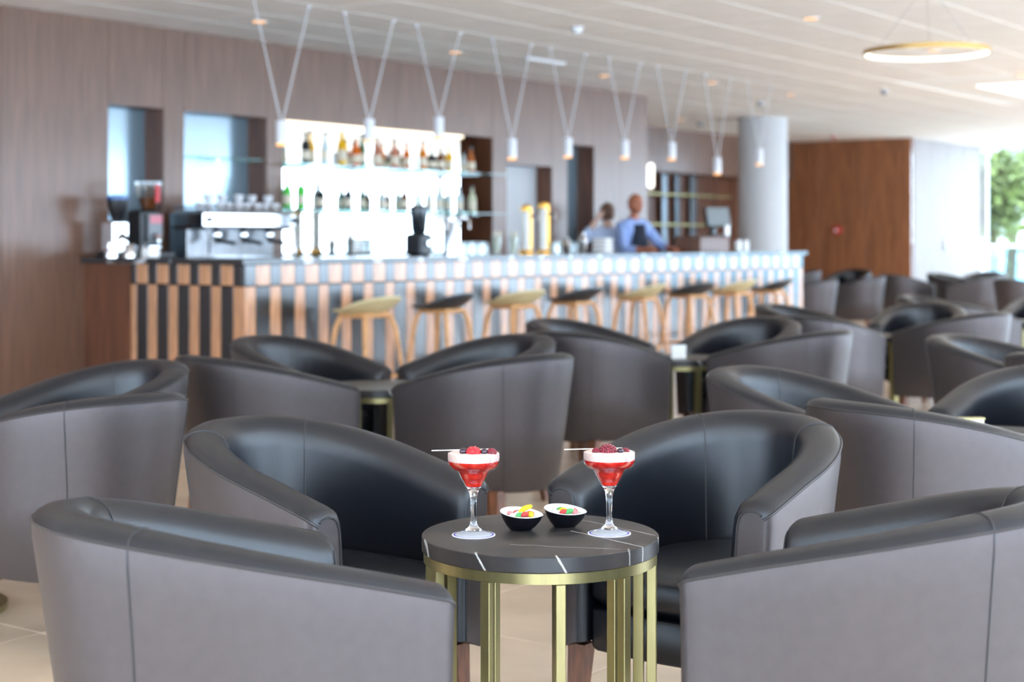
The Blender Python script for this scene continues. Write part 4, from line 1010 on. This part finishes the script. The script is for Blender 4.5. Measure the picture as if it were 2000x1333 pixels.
    for sg in (1, -1): hd.sphere((c[0]+sg*.076*k, c[1]+.005*k, c[2]-.005*k), (.01*k, .022*k, .032*k), 10, 8)
    H_ = obj('head', hd, skin, t, ang=80)
    for sg in (1, -1): obj('eye', MB().sphere((c[0]+sg*.029*k, c[1]-.082*k, c[2]+.008*k), (.011*k, .006*k, .007*k), 10, 8), M['eye'], t)
    obj('mouth', MB().sphere((c[0], c[1]-.086*k, c[2]-.063*k), (.024*k, .008*k, .006*k), 10, 6), M['lip'], t)
    if hair:
        hm = MB().sphere((c[0], c[1]+.018*k, c[2]+.02*k), (.088*k, .1*k, .112*k), 24, 16); hm.sphere((c[0], c[1]+.115*k, c[2]-.0*k), (.045*k, .045*k, .05*k), 14, 10)
        obj('hair', hm, M['hair'], t, ang=80)
    # hands: palm and five fingers each
    for sg in (1, -1):
        sh, el, wr = arms[sg]; el, wr = Vector(V(*el)), Vector(V(*wr)); d = (wr-el).normalized(); sidev = d.cross(Vector((0, 0, 1)))
        if sidev.length < .2: sidev = d.cross(Vector((0, 1, 0)))
        sidev.normalize(); nrm = sidev.cross(d)
        hb = MB(); hb.tube([wr-d*.01*k, wr+d*.03*k, wr+d*.085*k], [.026*k, .036*k, .034*k], 10)
        for q, ln in enumerate((.062, .07, .066, .052)):
            b0 = wr+d*.075*k+sidev*(q-1.5)*.018*k
            hb.tube([b0, b0+d*ln*.5*k-nrm*.006*k, b0+d*ln*.85*k-nrm*.022*k, b0+d*ln*k-nrm*.034*k], [.0095*k, .009*k, .008*k, .006*k], 8)
        b0 = wr+d*.025*k-sidev*.03*k; hb.tube([b0, b0+(d*.03-sidev*.022)*k, b0+(d*.06-sidev*.028)*k], [.012*k, .011*k, .008*k], 8)
        obj('hand', hb, skin, t)
    return t
s_w = on_line(1234, BAR+1.0); mp_ = RW(s_w, BAR+.98)
man = person(mp_, math.radians(38), 1.66, M['skin_tan'], M['shirt'], 'bald man in a light blue shirt and dark apron working behind the bar',
             {1: (0, (.30, -.12, 1.16), (.24, -.34, 1.12)), -1: (0, (-.22, -.1, 1.12), (-.1, -.3, 1.12))}, False)
ap = MB()
vs = []; n = 12
for z in (.55, .8, 1.0, 1.15, 1.36):
    for j in range(n+1):
        a = -PI/2+(j/n-.5)*2.0; wd = .2 if z < 1.1 else .135
        vs.append((wd*1.05*math.cos(a)*(.6 if z > 1.3 else 1), -.012+(.15 if z < 1.2 else .14)*math.sin(a), z))
fs = [(i_*(n+1)+j, i_*(n+1)+j+1, (i_+1)*(n+1)+j+1, (i_+1)*(n+1)+j) for i_ in range(4) for j in range(n)]
obj('apron', ap.add(vs, fs), M['navy'], man)
s_w = on_line(1197, BAR+1.3)
wo = person(RW(s_w-.1, BAR+1.3), math.radians(200), 1.56, M['skin_fair'], M['shirt_pale'], 'person with brown hair in a pale blue shirt, arm raised to the head',
            {1: (0, (.34, -.02, 1.27), (.13, .01, 1.55)), -1: (0, (-.2, -.1, 1.13), (-.08, -.3, 1.1))}, True)
